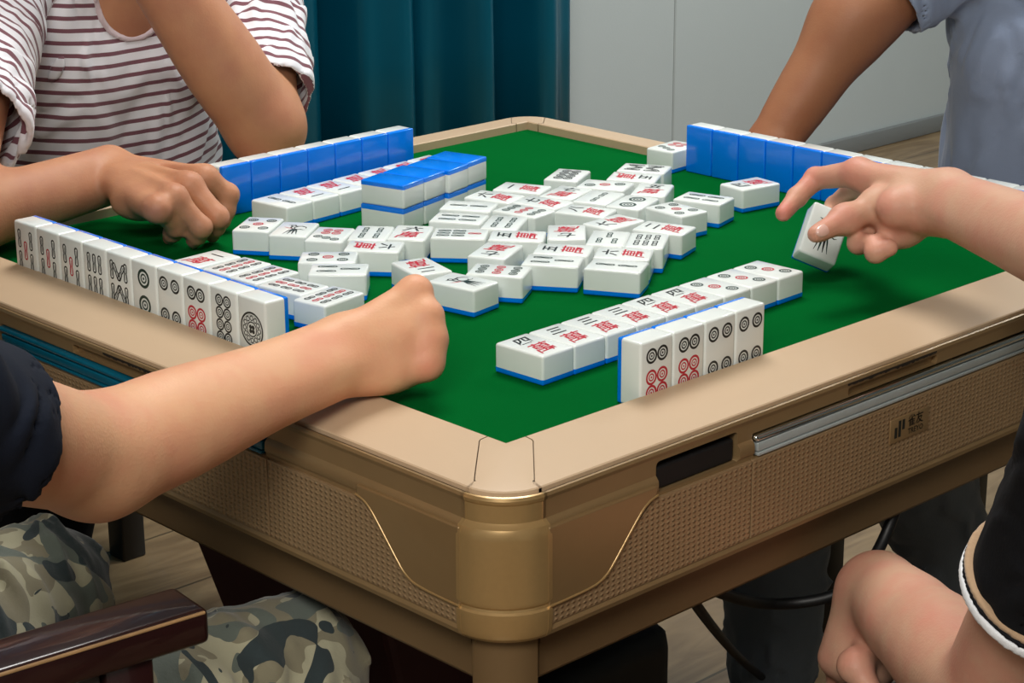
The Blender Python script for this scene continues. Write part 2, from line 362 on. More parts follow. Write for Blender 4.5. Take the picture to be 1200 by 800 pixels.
# ------------------------------------------------------------------ mahjong tiles
TL, TW, TT = .0568, .0398, .0265
tile_cache = {}
def rounded_tile_mesh(z0, z1, r, name, m):
    bm = bmesh.new(); add_box(bm, -TL/2, TL/2, -TW/2, TW/2, z0, z1)
    es = [e for e in bm.edges if abs(e.verts[0].co.z-e.verts[1].co.z) > 1e-5]            # upright edges
    top = [e for e in bm.edges if all(abs(v.co.z-z1) < 1e-6 for v in e.verts)]
    bot = [e for e in bm.edges if all(abs(v.co.z-z0) < 1e-6 for v in e.verts)]
    sel = es + (top if m is M_white else bot)
    bmesh.ops.bevel(bm, geom=sel, offset=r, segments=4, profile=.5, affect='EDGES')
    bmesh.ops.recalc_face_normals(bm, faces=bm.faces[:])
    me = bpy.data.meshes.new(name); bm.to_mesh(me); bm.free(); me.materials.append(m); me.shade_smooth(); me.set_sharp_from_angle(angle=.8)
    return me
ME_BODY = rounded_tile_mesh(.0052, TT, .0026, 'ivory_body', M_white)
ME_BACK = rounded_tile_mesh(0, .00518, .0018, 'blue_back', M_blue)
class Marks:
    def __init__(s): s.v = []; s.f = []; s.mi = []
    def poly(s, pts, mi):
        n = len(s.v); s.v += [(y, -x, TT+.00012) for x, y in pts]; s.f.append(list(range(n, n+len(pts)))); s.mi.append(mi)
    def ring(s, x, y, r0, r1, mi, K=24, sy=1.0):
        n = len(s.v)
        for r in (r0, r1):
            s.v += [(y+sy*r*math.sin(2*PI*i/K), -(x+r*math.cos(2*PI*i/K)), TT+.00012) for i in range(K)]
        for i in range(K):
            j = (i+1) % K; s.f.append([n+i, n+j, n+K+j, n+K+i]); s.mi.append(mi)
    def disc(s, x, y, r, mi, K=16): s.poly([(x+r*math.cos(2*PI*i/K), y+r*math.sin(2*PI*i/K)) for i in range(K)], mi)
    def outline(s, pts, w, mi):
        """closed ribbon of width w inside the polygon outline"""
        n = len(pts); c = [sum(p[0] for p in pts)/n, sum(p[1] for p in pts)/n]; inner = []
        for i in range(n):
            a, b, d = pts[i-1], pts[i], pts[(i+1) % n]
            t = Vector((d[0]-a[0], d[1]-a[1])).normalized(); nn = Vector((-t.y, t.x)); inner.append((b[0]+nn.x*w, b[1]+nn.y*w))
        k = len(s.v); s.v += [(y, -x, TT+.00012) for x, y in pts] + [(y, -x, TT+.00012) for x, y in inner]
        for i in range(n):
            j = (i+1) % n; s.f.append([k+i, k+j, k+n+j, k+n+i]); s.mi.append(mi)
    def stroke(s, pts, w, mi, taper=True):
        L_, R_ = [], []; n = len(pts)
        for i, p in enumerate(pts):
            a = pts[max(0, i-1)]; b = pts[min(n-1, i+1)]; t = Vector((b[0]-a[0], b[1]-a[1]))
            t = t.normalized() if t.length else Vector((1, 0)); nn = Vector((-t.y, t.x))
            ww = w*(1 - .75*(i/(n-1))**1.5) if taper else w
            L_.append((p[0]+nn.x*ww/2, p[1]+nn.y*ww/2)); R_.append((p[0]-nn.x*ww/2, p[1]-nn.y*ww/2))
        for i in range(n-1): s.poly([L_[i], R_[i], R_[i+1], L_[i+1]], mi)
    def stick(s, x, y, h, mi, w=.0060, rot=0.0, core=True):
        pts = []; K = 6; ca, sa = math.cos(rot), math.sin(rot)
        def add(px, py): pts.append((x+px*ca-py*sa, y+px*sa+py*ca))
        for i in range(K+1): a = PI*i/K; add(w/2*math.cos(a), h/2-w/2+w/2*math.sin(a))
        add(-w/2*.62, 0.0) if False else None
        add(-w/2*.9, h*.1); add(-w/2*.72, 0); add(-w/2*.9, -h*.1)
        for i in range(K+1): a = PI+PI*i/K; add(w/2*math.cos(a), -h/2+w/2+w/2*math.sin(a))
        add(w/2*.9, -h*.1); add(w/2*.72, 0); add(w/2*.9, h*.1)
        s.outline(pts, .0015, mi)
        if core: s.poly([(x+px*ca-py*sa, y+px*sa+py*ca) for px, py in ((-.00035, -h*.33), (.00035, -h*.33), (.00035, h*.33), (-.00035, h*.33))], mi)
    def pin(s, x, y, r, mi):
        s.ring(x, y, r*.70, r, mi); s.ring(x, y, r*.34, r*.52, mi, 16); s.disc(x, y, r*.15, mi, 8)
    def text(s, ch, size, cx, cy, mi, bold, shear=0.0, squash=1.0):
        V, F = text_mesh(ch, size, bold, shear); xs = [v[0] for v in V]; ys = [v[1] for v in V]
        mx, my = (min(xs)+max(xs))/2, (min(ys)+max(ys))/2; n = len(s.v)
        s.v += [(cy+(v[1]-my)*squash, -(cx+v[0]-mx), TT+.00012) for v in V]; s.f += [[i+n for i in f] for f in F]; s.mi += [mi]*len(F)
def marks_mesh(kind):
    if kind in tile_cache: return tile_cache[kind]
    s = Marks(); K_, R_, G_ = 0, 1, 2
    if kind.startswith('wan'):
        s.text(kind[3:], .0190, 0, .0135, K_, .0004, .25, .92); s.text('萬', .0255, 0, -.0100, R_, .00022, .25, 1.0)
    elif kind == 'pin1':
        s.ring(0, 0, .0142, .0160, K_, 36); s.ring(0, 0, .0060, .0072, K_, 24)
        for i in range(12):
            a = 2*PI*i/12; s.ring(.0102*math.cos(a), .0102*math.sin(a), .0016, .0026, K_, 10)
        for i in range(4):
            a = PI/4+PI/2*i; s.disc(.0027*math.cos(a), .0027*math.sin(a), .0021, R_ if False else K_, 10)
        s.ring(0, 0, .0128, .0132, K_, 36)
    elif kind.startswith('pin'):
        n = int(kind[3:])
        P = {2: [(0, .0128, .0094, G_), (0, -.0128, .0094, G_)],
             3: [(-.0070, .0155, .0062, G_), (0, 0, .0062, R_), (.0070, -.0155, .0062, G_)],
             4: [(sx*.0088, sy*.0150, .0068, K_) for sx in (-1, 1) for sy in (-1, 1)],
             5: [(sx*.0100, sy*.0150, .0056, G_) for sx in (-1, 1) for sy in (-1, 1)] + [(0, 0, .0056, R_)],
             6: [(sx*.0067, .0150, .0067, K_) for sx in (-1, 1)] + [(sx*.0067, y, .0067, R_) for sx in (-1, 1) for y in (-.0035, -.0168)],
             7: [((i-1)*.0098, .0185-i*.0042, .0048, G_) for i in range(3)] + [(sx*.0056, y, .0050, R_) for sx in (-1, 1) for y in (-.0045, -.0150)],
             8: [(sx*.0057, y, .0057, K_) for sx in (-1, 1) for y in (.0172, .0058, -.0056, -.0170)],
             9: [((i-1)*.0098, y, .0046, (G_, R_, G_)[j]) for j, y in enumerate((.0165, 0, -.0165)) for i in range(3)]}[n]
        for (x, y, r, m_) in P: s.pin(x, y, r, m_)
    elif kind.startswith('bam'):
        n = int(kind[3:]); H = .0195
        if n == 2: L_ = [(0, .0112, G_, 0), (0, -.0112, G_, 0)]
        elif n == 3: L_ = [(0, .0112, G_, 0), (-.0078, -.0112, G_, 0), (.0078, -.0112, G_, 0)]
        elif n == 4: L_ = [(sx*.0075, sy*.0112, G_, 0) for sx in (-1, 1) for sy in (-1, 1)]
        elif n == 5: L_ = [(sx*.0102, sy*.0112, K_, 0) for sx in (-1, 1) for sy in (-1, 1)] + [(0, 0, R_, 0)]
        elif n == 6: L_ = [(x, sy*.0112, K_, 0) for x in (-.0092, 0, .0092) for sy in (-1, 1)]
        elif n == 7: L_ = [(x, y, G_, 0) for x in (-.0092, 0, .0092) for y in (-.0165, -.0010)] + [(0, .0155, R_, 0)]; H = .0140
        elif n == 8: L_ = [(sx*.0112, sy*.0115, K_, 0) for sx in (-1, 1) for sy in (-1, 1)] + [(sx*.0040, sy*.0105, K_, -sx*sy*.55) for sx in (-1, 1) for sy in (-1, 1)]
        else: L_ = [(x, y, R_ if x == 0 else K_, 0) for x in (-.0098, 0, .0098) for y in (.0158, 0, -.0158)]; H = .0135
        for (x, y, m_, r) in L_: s.stick(x, y, H, m_, rot=r)
    elif kind == 'bird':
        arc = lambda cx, cy, r, a0, a1, n=9: [(cx+r*math.cos(math.radians(a0+(a1-a0)*i/n)), cy+r*math.sin(math.radians(a0+(a1-a0)*i/n))) for i in range(n+1)]
        s.ring(-.0035, .0125, .0018, .0032, K_, 12); s.stroke([(-.0062, .013), (-.0095, .0138)], .0016, K_)
        s.stroke(arc(.004, .006, .0085, 150, 290), .0022, G_); s.stroke(arc(.0045, .004, .0052, 120, 330), .0018, K_)
        s.stroke([(-.001, .010), (.006, .011), (.011, .008), (.012, .003)], .0024, K_)
        for k, (dx, w) in enumerate(((-.0052, .0020), (-.0015, .0028), (.0024, .0028), (.0062, .0020))):
            s.stroke([(.001+dx*.25, -.001), (dx*.8, -.009), (dx, -.015), (dx*1.25, -.021)], w, (K_, G_, K_, G_)[k])
        s.stroke([(-.002, .001), (-.008, .003), (-.012, .006)], .0018, R_); s.stroke([(.006, -.001), (.010, -.003), (.013, -.002)], .0016, G_)
    me = bpy.data.meshes.new('engraving'); me.from_pydata(s.v, [], s.f); me.update()
    for m_ in (M_black, M_red, M_green): me.materials.append(m_)
    for p, i in zip(me.polygons, s.mi): p.material_index = i
    tile_cache[kind] = me
    return me
def place_tile(kind, label, group, M):
    """M: matrix of the tile frame; x = up of the design, z = out of the face, origin under the tile's back"""
    r = bpy.data.objects.new('mahjong_tile', None); COL.objects.link(r); r.empty_display_size = .02
    r.matrix_world = M; tag(r, label, 'mahjong tile', group)
    for me in (ME_BODY, ME_BACK): link(bpy.data.objects.new(me.name, me), r)
    if kind: link(bpy.data.objects.new('engraving', marks_mesh(kind)), r)
    return r
def flat(x, y, deg, z=0.0, face_up=True):
    M = Matrix.Translation((x, y, FZ+z)) @ Matrix.Rotation(math.radians(deg), 4, 'Z')
    if not face_up: M = M @ Matrix.Translation((0, 0, TT)) @ Matrix.Rotation(PI, 4, 'X')
    return M
def upright(x, y, facedeg):
    """standing tile; (x,y) = foot centre of its face plane; face normal points along facedeg"""
    a = math.radians(facedeg); n = Vector((math.cos(a), math.sin(a), 0)); up = Vector((0, 0, 1)); yv = n.cross(up)
    R = Matrix((up, yv, n)).transposed().to_4x4()      # columns: x->up, y->n x up ... (right-handed: x cross y = n)
    org = Vector((x, y, FZ + TL/2)) - n*TT
    return Matrix.Translation(org) @ R
NUM = ('leftmost', 'second from left', 'third from left', 'fourth from left', 'fifth from left', 'sixth from left', 'seventh from left', 'eighth from left', 'ninth from left', 'tenth from left')
ROW_KINDS = {'pin6': 'six dots', 'pin4': 'four dots', 'pin3': 'three dots in line', 'pin2': 'two large dots', 'pin8': 'eight dots', 'pin1': 'one big rosette dot', 'bam5': 'five bamboo sticks', 'bam6': 'six bamboo sticks', 'bam8': 'zigzag bamboo sticks', 'bam9': 'nine bamboo sticks', 'wan三': 'red and three-stroke characters', 'wan四': 'red and boxy black characters', 'wan一': 'red and one-stroke characters', 'bam2': 'two bamboo sticks'}
# standing row at the near left rail, faces to the left
ul = ['bam5', 'bam5', 'bam5', 'bam6', 'bam8', 'pin2', 'pin4', 'pin6', 'pin8', 'pin1']
for i, k in enumerate(ul):
    t = (i+.5)/10; x = -.4222 + .0044*t; y = .2915 + (-.1155-.2915)*t
    place_tile(k, f'upright tile, {ROW_KINDS[k]}, {NUM[i]} of ten by left rail', 'tiles standing along the left rail', upright(x, y, 180.6))
# standing row at the near right rail, faces to the right
for i, k in enumerate(['pin6', 'pin6', 'pin4', 'pin4']):
    x = -.2700 + .0408*(i+.5); y = -.4212 + .0010*(i)
    place_tile(k, f'upright tile, {ROW_KINDS[k]}, {NUM[i]} of four by right front rail', 'tiles standing along the right front rail', upright(x, y, -89.2))
# flat row behind it
fr = ['wan四', 'wan三', 'wan三', 'wan三', 'wan四', 'wan四', 'pin3', 'pin3', 'pin3']
a = math.atan2(.3243-.3141, .3644)
for i, k in enumerate(fr):
    s_ = .0405*(i+.5); x = -.2866 + s_*math.cos(a) - .0285*math.sin(a); y = -.3243 + s_*math.sin(a) + .0285*math.cos(a)
    place_tile(k, f'flat tile, {ROW_KINDS[k]}, {NUM[i]} of nine in right front row', 'flat tiles behind the right front row', flat(x, y, math.degrees(a)+90+(.8, -.5, .3, -.3, .6, -.6, .2, -.3, .4)[i]))
# flat tiles behind the left standing row
for (k, x, y, d, lab) in [('wan一', -.3060, .1270, 3, 'flat red character tile, farthest of five behind the left standing row'),
                          ('bam9', -.3010, .0840, 6, 'flat nine-stick tile, second farthest of five behind the left standing row'),
                          ('bam9', -.2995, .0428, 4, 'flat nine-stick tile, middle of five behind the left standing row'),
                          ('bam9', -.3035, -.0078, -82, 'flat nine-stick tile turned crosswise behind the left standing row'),
                          ('bam9', -.3010, -.0575, 10, 'flat nine-stick tile half hidden by the fist of the near left player')]:
    place_tile(k, lab, 'flat tiles behind the left standing row', flat(x, y, d))
# far left standing row, blue backs towards the camera
for i in range(7):
    x = -.1395 + .0408*(i+.5); y = .3275 + .0052*(i+.5)/7 + TT
    place_tile(None, f'upright tile showing its blue back, {NUM[i]} of seven in the far left row', 'blue-backed tiles in the far left row', upright(x, y, 91.0))
# far right standing row
for i in range(12):
    y = .1160 - .0409*(i+.5); x = .3893 + TT
    w = ('first', 'second', 'third', 'fourth', 'fifth', 'sixth', 'seventh', 'eighth', 'ninth', 'tenth', 'eleventh', 'twelfth')[i]
    if i < 7: lab = f'upright tile showing its blue back, {w} from the left in the far right row'
    else: lab = f'upright blue-backed tile behind the reaching hand, {w} from the left in the far right row'
    place_tile(None, lab, 'blue-backed tiles in the far right row', upright(x, y, 0.0))
# flat row in front of the far left row
a = math.radians(5.5)
for i, k in enumerate(['bam2', 'wan一', 'wan一', 'wan一', 'wan一', 'wan一', 'wan一']):
    s_ = .0411*(i+.5); x = -.1265 + s_*math.cos(a) - .0285*math.sin(a); y = .2309 + s_*math.sin(a) + .0285*math.cos(a)
    place_tile(k, f'flat tile, {ROW_KINDS[k]}, {NUM[i]} of seven before far left blue row', 'flat tiles before the far left blue row', flat(x, y, math.degrees(a)-90+(.5, -.8, .4, .7, -.4, .3, 0)[i]))
# double wall, face down in two layers
a = math.radians(14.6)
for lv in (0, 1):
    for i in range(4):
        s_ = .0414*(i+.5); off = (0, 0, -.0040, -.0020)[i] - lv*.0005; px_ = -.0430 + lv*.0004
        x = px_ + s_*math.cos(a) - (.0285+off)*math.sin(a); y = .1350 + s_*math.sin(a) + (.0285+off)*math.cos(a)
        place_tile(None, f'face-down blue tile, {NUM[i]} of four in {"upper" if lv else "lower"} layer of double wall', 'double wall of face-down tiles', flat(x, y, math.degrees(a)+90, lv*TT, False))
# the discard pile
PILE_LAB = {
'T1': 'five-dot tile at the left end of the discards, nearest the far left hand',
'T2': 'bird tile between the five-dot and seven-dot tiles at left of pile',
'T3': 'seven-dot tile with red cluster, right of the bird tile at pile left',
'T4': 'four-stick tile right of the red-clustered seven-dot tile in the left discards',
'T5': 'character tile, red left and black right, in front of the left four-stick tile',
'T6': 'character tile, black above red, between the four-stick and seven-stick tiles at left',
'T7': 'five-dot tile lying lengthwise behind the three-stick tile near the front left fist',
'T8': 'three-stick tile in front of the lengthwise five-dot tile, by the fist',
'T9': 'tilted tile with red character and two black strokes, just behind the fist\'s knuckles',
'T10': 'bird tile nearest the camera, right of the fist\'s knuckles',
'T11': 'nine-dot tile with red middle row, right behind the nearest bird tile',
'T12': 'turned tile with red over black character behind the front nine-dot tile',
'T13': 'seven-stick tile with one red stick, left of the pile centre',
'T14': 'character tile right of the seven-stick tile, black at left and red at right',
'T15': 'four-stick tile just behind the seven-stick tile with one red stick',
'T16': 'character tile lying directly behind the front three-stick tile',
'T17': 'three-stick tile at pile front, left of the front two-stick tile',
'T18': 'two-stick tile at the very front of the pile centre',
'T19': 'character tile directly behind the two-stick tile at the pile front',
'T20': 'three-stick tile behind the front character tiles, left of the six-stick tile',
'T21': 'six-stick tile at the right front of the pile',
'T22': 'character tile seen square-on, red above black, middle of the pile',
'T23': 'slanting character tile in the pile centre before the two big-dot tile',
'T24': 'character tile at right edge of pile, right of the slanting one',
'T25': 'five-dot tile at the right side of the pile, set diagonally',
'T26': 'four-stick tile at right edge of pile beyond the diagonal five-dot tile',
'T27': 'tile with two big dots at the right of the pile',
'T28': 'character tile with black above red, behind the two big-dot tile',
'T29': 'eight-stick tile at the far right of the pile',
'T30': 'character tile, red left and black right, before the far eight-stick tile',
'T31': 'three-dot tile in the far part of the pile',
'T32': 'eight-dot tile standing apart at the far edge of the pile',
'T33': 'character tile with single black stroke at the far left edge of pile',
'T34': 'character tile between the single-stroke tile and the three-dot tile',
'T35': 'two-stick tile set diagonally between the character tile and the big-dot tile',
'T36': 'character tile just right of the end of the face-down double wall',
'T37': 'character tile behind the nine-dot tile in the middle far pile',
'T38': 'nine-dot tile with green, red and green rows, middle of the far pile',
'T39': 'character tile right of the far nine-dot tile, black left and red right',
'T40': 'two-stick tile lying beside the lower layer of the double wall',
'T41': 'four-stick tile in front of the two-stick tile beside the double wall',
'T42': 'seven-dot tile touching the left end of the far right blue row',
'T43': 'lone character tile lying in front of the far right blue row'}
PILE = [
('T1', 'pin5', -0.1891, 0.1976, 34.8),
('T2', 'bird', -0.1747, 0.1556, 36.1),
('T3', 'pin7', -0.1617, 0.113, 215.7),
('T4', 'bam4', -0.1279, 0.0874, 39.1),
('T5', 'wan六', -0.1588, 0.0461, 309.9),
('T6', 'wan六', -0.0976, 0.0603, 38.4),
('T7', 'pin5', -0.2176, 0.0467, 316.0),
('T8', 'bam3', -0.2373, 0.0062, 315.6),
('T9', 'wan二', -0.1739, -0.0431, 255.2),
('T10', 'bird', -0.1802, -0.1096, 99.5),
('T11', 'pin9', -0.1296, -0.1057, 302.1),
('T12', 'wan七', -0.0828, -0.0515, 205.8),
('T13', 'bam7', -0.0643, 0.0217, 310.7),
('T14', 'wan五', -0.0281, -0.026, 129.7),
('T15', 'bam4', -0.0019, 0.0213, 33.4),
('T16', 'wan五', -0.0324, -0.0964, 125.6),
('T17', 'bam3', -0.0682, -0.1177, 304.6),
('T18', 'bam2', -0.0368, -0.1738, 299.3),
('T19', 'wan六', -0.0001, -0.1487, 125.9),
('T20', 'bam3', 0.0311, -0.0979, 35.8),
('T21', 'bam6', 0.0526, -0.1317, 35.5),
('T22', 'wan七', 0.0181, -0.0512, 224.5),
('T23', 'wan六', 0.0823, -0.0572, 181.5),
('T24', 'wan二', 0.1013, -0.1109, 108.8),
('T25', 'pin5', 0.1688, -0.0674, 85.6),
('T26', 'bam4', 0.226, -0.0562, 105.7),
('T27', 'pin2', 0.1573, -0.014, 19.0),
('T28', 'wan五', 0.2151, 0.0102, 31.1),
('T29', 'bam8', 0.2844, 0.0862, 118.0),
('T30', 'wan五', 0.2447, 0.0656, 300.7),
('T31', 'pin3', 0.1937, 0.0623, 115.1),
('T32', 'pin8', 0.1974, 0.1255, 27.3),
('T33', 'wan一', 0.1179, 0.1177, 114.0),
('T34', 'wan七', 0.1373, 0.0683, 18.6),
('T35', 'bam2', 0.1474, 0.0271, 20.4),
('T36', 'wan六', 0.0686, 0.1105, 106.9),
('T37', 'wan七', 0.0885, 0.0552, 102.1),
('T38', 'pin9', 0.0486, 0.0435, 100.4),
('T39', 'wan八', 0.095, -0.0039, 109.2),
('T40', 'bam2', 0.0199, 0.0995, 122.9),
('T41', 'bam4', -0.0224, 0.0688, 122.5),
('T42', 'pin7', 0.3943, 0.1397, 185.3),
('T43', 'wan四', 0.3138, -0.0482, 171.9)]
for (k, kind, x, y, d) in PILE:
    place_tile(kind, PILE_LAB[k], 'loose tiles in the discards', flat(x, y, d))
# the tile held over the felt
place_tile('bird', 'tilted bird tile held between thumb and fingers above the felt', None, Matrix([[0.64301, -0.62638, -0.44066, 0.16202], [0.17437, 0.68001, -0.71217, -0.26265], [0.74575, 0.38109, 0.54647, 0.78959], [0.0, 0.0, 0.0, 1.0]]))
# ------------------------------------------------------------------ implicit-surface bodies
class Field:
    """groups of round cones / ellipsoids joined by smooth unions; a list of cuts; optional displacement"""
    def __init__(s): s.g = []; s.cuts = []; s.disp = None
    def group(s, k=.012, kout=.008): s.g.append([k, kout, []]); return s.g[-1][2]
    def prims(s): return [p for g in s.g for p in g[2]]
def cone(a, b, ra, rb, flat=None): return ('c', np.array(a, float), np.array(b, float), ra, rb)
def ell(c, rad, R=None): return ('e', np.array(c, float), np.array(rad, float), np.eye(3) if R is None else np.array(R))
def prim_d(p, P_):
    if p[0] == 'c':
        a, b, ra, rb = p[1:]; ab = b-a; L2 = max(ab@ab, 1e-12); q = P_-a
        t = np.clip(q@ab/L2, 0, 1); d = q - t[:, None]*ab
        return np.sqrt((d*d).sum(1)) - (ra + (rb-ra)*t)
    c, r, R = p[1:]; q = (P_-c)@R.T
    k0 = np.sqrt(((q/r)**2).sum(1)); k1 = np.sqrt(((q/(r*r))**2).sum(1)) + 1e-9
    return k0*(k0-1)/k1
def smin(a, b, k):
    if k <= 0: return np.minimum(a, b)
    h = np.clip(.5+.5*(b-a)/k, 0, 1); return b*(1-h)+a*h - k*h*(1-h)
def fld(F, P_, active=None):
    out = np.full(len(P_), 1.0); i = 0
    for k, kout, ps in F.g:
        d = None
        for p in ps:
            if active is None or active[i]:
                dd = prim_d(p, P_); d = dd if d is None else smin(d, dd, k)
            i += 1
        if d is not None: out = smin(out, d, kout)
    if F.disp is not None: out = out + F.disp(P_)
    for c in F.cuts: out = np.maximum(out, c(P_))
    return out
def plane_cut(p, n):
    p = np.array(p, float); n = np.array(n, float); n = n/np.linalg.norm(n); return lambda P_: (P_-p)@n
def hollow(a, b, ra, rb, disp=None):
    pr = cone(a, b, ra, rb)
    return (lambda P_: -prim_d(pr, P_)) if disp is None else (lambda P_: -(prim_d(pr, P_)+disp(P_)))
def axis_coords(lo, hi, spans, hf, hc):
    xs = [lo]
    while xs[-1] < hi:
        x = xs[-1]; h = hf if any(a-hc < x < b for a, b in spans) else hc
        xs.append(x+h)
    return np.array(xs)
def mesh_field(F, h=.004, fine=None, hf=.002, clip=None, smooth=1):
    P_ = F.prims(); lo = np.full(3, 9.); hi = np.full(3, -9.)
    for p in P_:
        if p[0] == 'c': r = max(p[3], p[4]); pts = np.array([p[1]-r, p[2]-r, p[1]+r, p[2]+r])
        else: r = max(p[2]); pts = np.array([p[1]-r, p[1]+r])
        lo = np.minimum(lo, pts.min(0)); hi = np.maximum(hi, pts.max(0))
    lo -= .02; hi += .02
    if clip is not None: lo = np.maximum(lo, clip[0]); hi = np.minimum(hi, clip[1])
    ax = [axis_coords(lo[i], hi[i], [(f[0][i], f[1][i]) for f in (fine or [])], hf, h) for i in range(3)]
    nx, ny, nz = map(len, ax); V = np.ones((nx, ny, nz), np.float32); BS = 12
    for i0 in range(0, nx, BS):
        X = ax[0][i0:i0+BS]
        for j0 in range(0, ny, BS):
            Y = ax[1][j0:j0+BS]
            for k0 in range(0, nz, BS):
                Z = ax[2][k0:k0+BS]
                c = np.array([[(X[0]+X[-1])/2, (Y[0]+Y[-1])/2, (Z[0]+Z[-1])/2]])
                hd = .5*math.sqrt((X[-1]-X[0])**2+(Y[-1]-Y[0])**2+(Z[-1]-Z[0])**2) + h
                ds = [float(prim_d(p, c)[0]) for p in P_]; m = min(ds)
                if m > hd + .03: continue
                act = [d < max(m, 0)+2*hd+.03 for d in ds]
                g = np.stack(np.meshgrid(X, Y, Z, indexing='ij'), -1).reshape(-1, 3)
                if m < -hd*1.6 and not F.cuts: V[i0:i0+BS, j0:j0+BS, k0:k0+BS] = -1; continue
                V[i0:i0+BS, j0:j0+BS, k0:k0+BS] = fld(F, g, act).reshape(len(X), len(Y), len(Z))
    # close the volume at its borders
    V[0], V[-1] = np.maximum(V[0], .001), np.maximum(V[-1], .001); V[:, 0] = np.maximum(V[:, 0], .001); V[:, -1] = np.maximum(V[:, -1], .001)
    V[:, :, 0] = np.maximum(V[:, :, 0], .001); V[:, :, -1] = np.maximum(V[:, :, -1], .001)
    S = V < 0; cell = np.zeros((nx-1, ny-1, nz-1), np.int8)
    for a in (0, 1):
        for b in (0, 1):
            for c in (0, 1): cell += S[a:nx-1+a, b:ny-1+b, c:nz-1+c]
    idx = np.argwhere((cell > 0) & (cell < 8)); vid = -np.ones((nx-1, ny-1, nz-1), np.int32); vid[tuple(idx.T)] = np.arange(len(idx))
    acc = np.zeros((len(idx), 3)); cnt = np.zeros(len(idx)); A = [a_.astype(float) for a_ in ax]
    for d in range(3):
        o = [0, 1, 2]; o.remove(d)
        for u in (0, 1):
            for w in (0, 1):
                off = np.zeros(3, int); off[o[0]] = u; off[o[1]] = w; i0 = idx+off; i1 = i0.copy(); i1[:, d] += 1
                v0 = V[tuple(i0.T)]; v1 = V[tuple(i1.T)]; mk = (v0 < 0) != (v1 < 0)
                t = np.where(mk, v0/(v0-v1+1e-12), 0)
                p = np.stack([A[q][i0[:, q]] for q in range(3)], -1); p[:, d] += t*(A[d][i1[:, d]]-A[d][i0[:, d]])
                acc[mk] += p[mk]; cnt[mk] += 1
    P3 = acc/np.maximum(cnt, 1)[:, None]; quads = []
    for d in range(3):
        o = [0, 1, 2]; o.remove(d); sl0 = [slice(1, -1)]*3; sl0[d] = slice(0, -1); sl1 = [slice(1, -1)]*3; sl1[d] = slice(1, None)
        ch = S[tuple(sl0)] != S[tuple(sl1)]; e = np.argwhere(ch)
        if not len(e): continue
        e = e + 1; e[:, d] -= 1
        ins = S[tuple(e.T)]; q = []
        for (u, w) in ((-1, -1), (0, -1), (0, 0), (-1, 0)):
            f = e.copy(); f[:, o[0]] += u; f[:, o[1]] += w; q.append(vid[tuple(f.T)])
        q = np.stack(q, -1)
        flip = ins if d != 1 else ~ins
        q[~flip] = q[~flip][:, ::-1]; quads.append(q)
    Q = np.concatenate(quads); Q = Q[(Q >= 0).all(1)]
    if smooth:
        for _ in range(smooth):
            s_ = np.zeros_like(P3); n_ = np.zeros(len(P3))
            for a, b in ((0, 1), (1, 2), (2, 3), (3, 0)):
                np.add.at(s_, Q[:, a], P3[Q[:, b]]); np.add.at(n_, Q[:, a], 1); np.add.at(s_, Q[:, b], P3[Q[:, a]]); np.add.at(n_, Q[:, b], 1)
            P3 = P3*.5 + .5*s_/np.maximum(n_, 1)[:, None]
    return P3, Q
def np_mesh_obj(name, P3, Q, m, parent, attrs=None):
    me = bpy.data.meshes.new(name); n = len(Q)
    me.vertices.add(len(P3)); me.vertices.foreach_set('co', P3.astype(np.float32).ravel())
    me.loops.add(4*n); me.loops.foreach_set('vertex_index', Q.astype(np.int32).ravel())
    me.polygons.add(n); me.polygons.foreach_set('loop_start', np.arange(0, 4*n, 4, dtype=np.int32)); me.polygons.foreach_set('loop_total', np.full(n, 4, np.int32))
    me.update(calc_edges=True); me.validate()
    for k, v in (attrs or {}).items():
        at = me.attributes.new(k, 'FLOAT', 'POINT'); at.data.foreach_set('value', v.astype(np.float32))
    me.materials.append(m); me.shade_smooth()
    o = bpy.data.objects.new(name, me); link(o, parent)
    if parent: o.location = (-parent.location.x, -parent.location.y, FZ-parent.location.z)
    return o
V3 = lambda *a: np.array(a, float)
def unit(v): v = np.array(v, float); return v/np.linalg.norm(v)
def lerp(a, b, t): a = np.array(a, float); b = np.array(b, float); return a+(b-a)*t

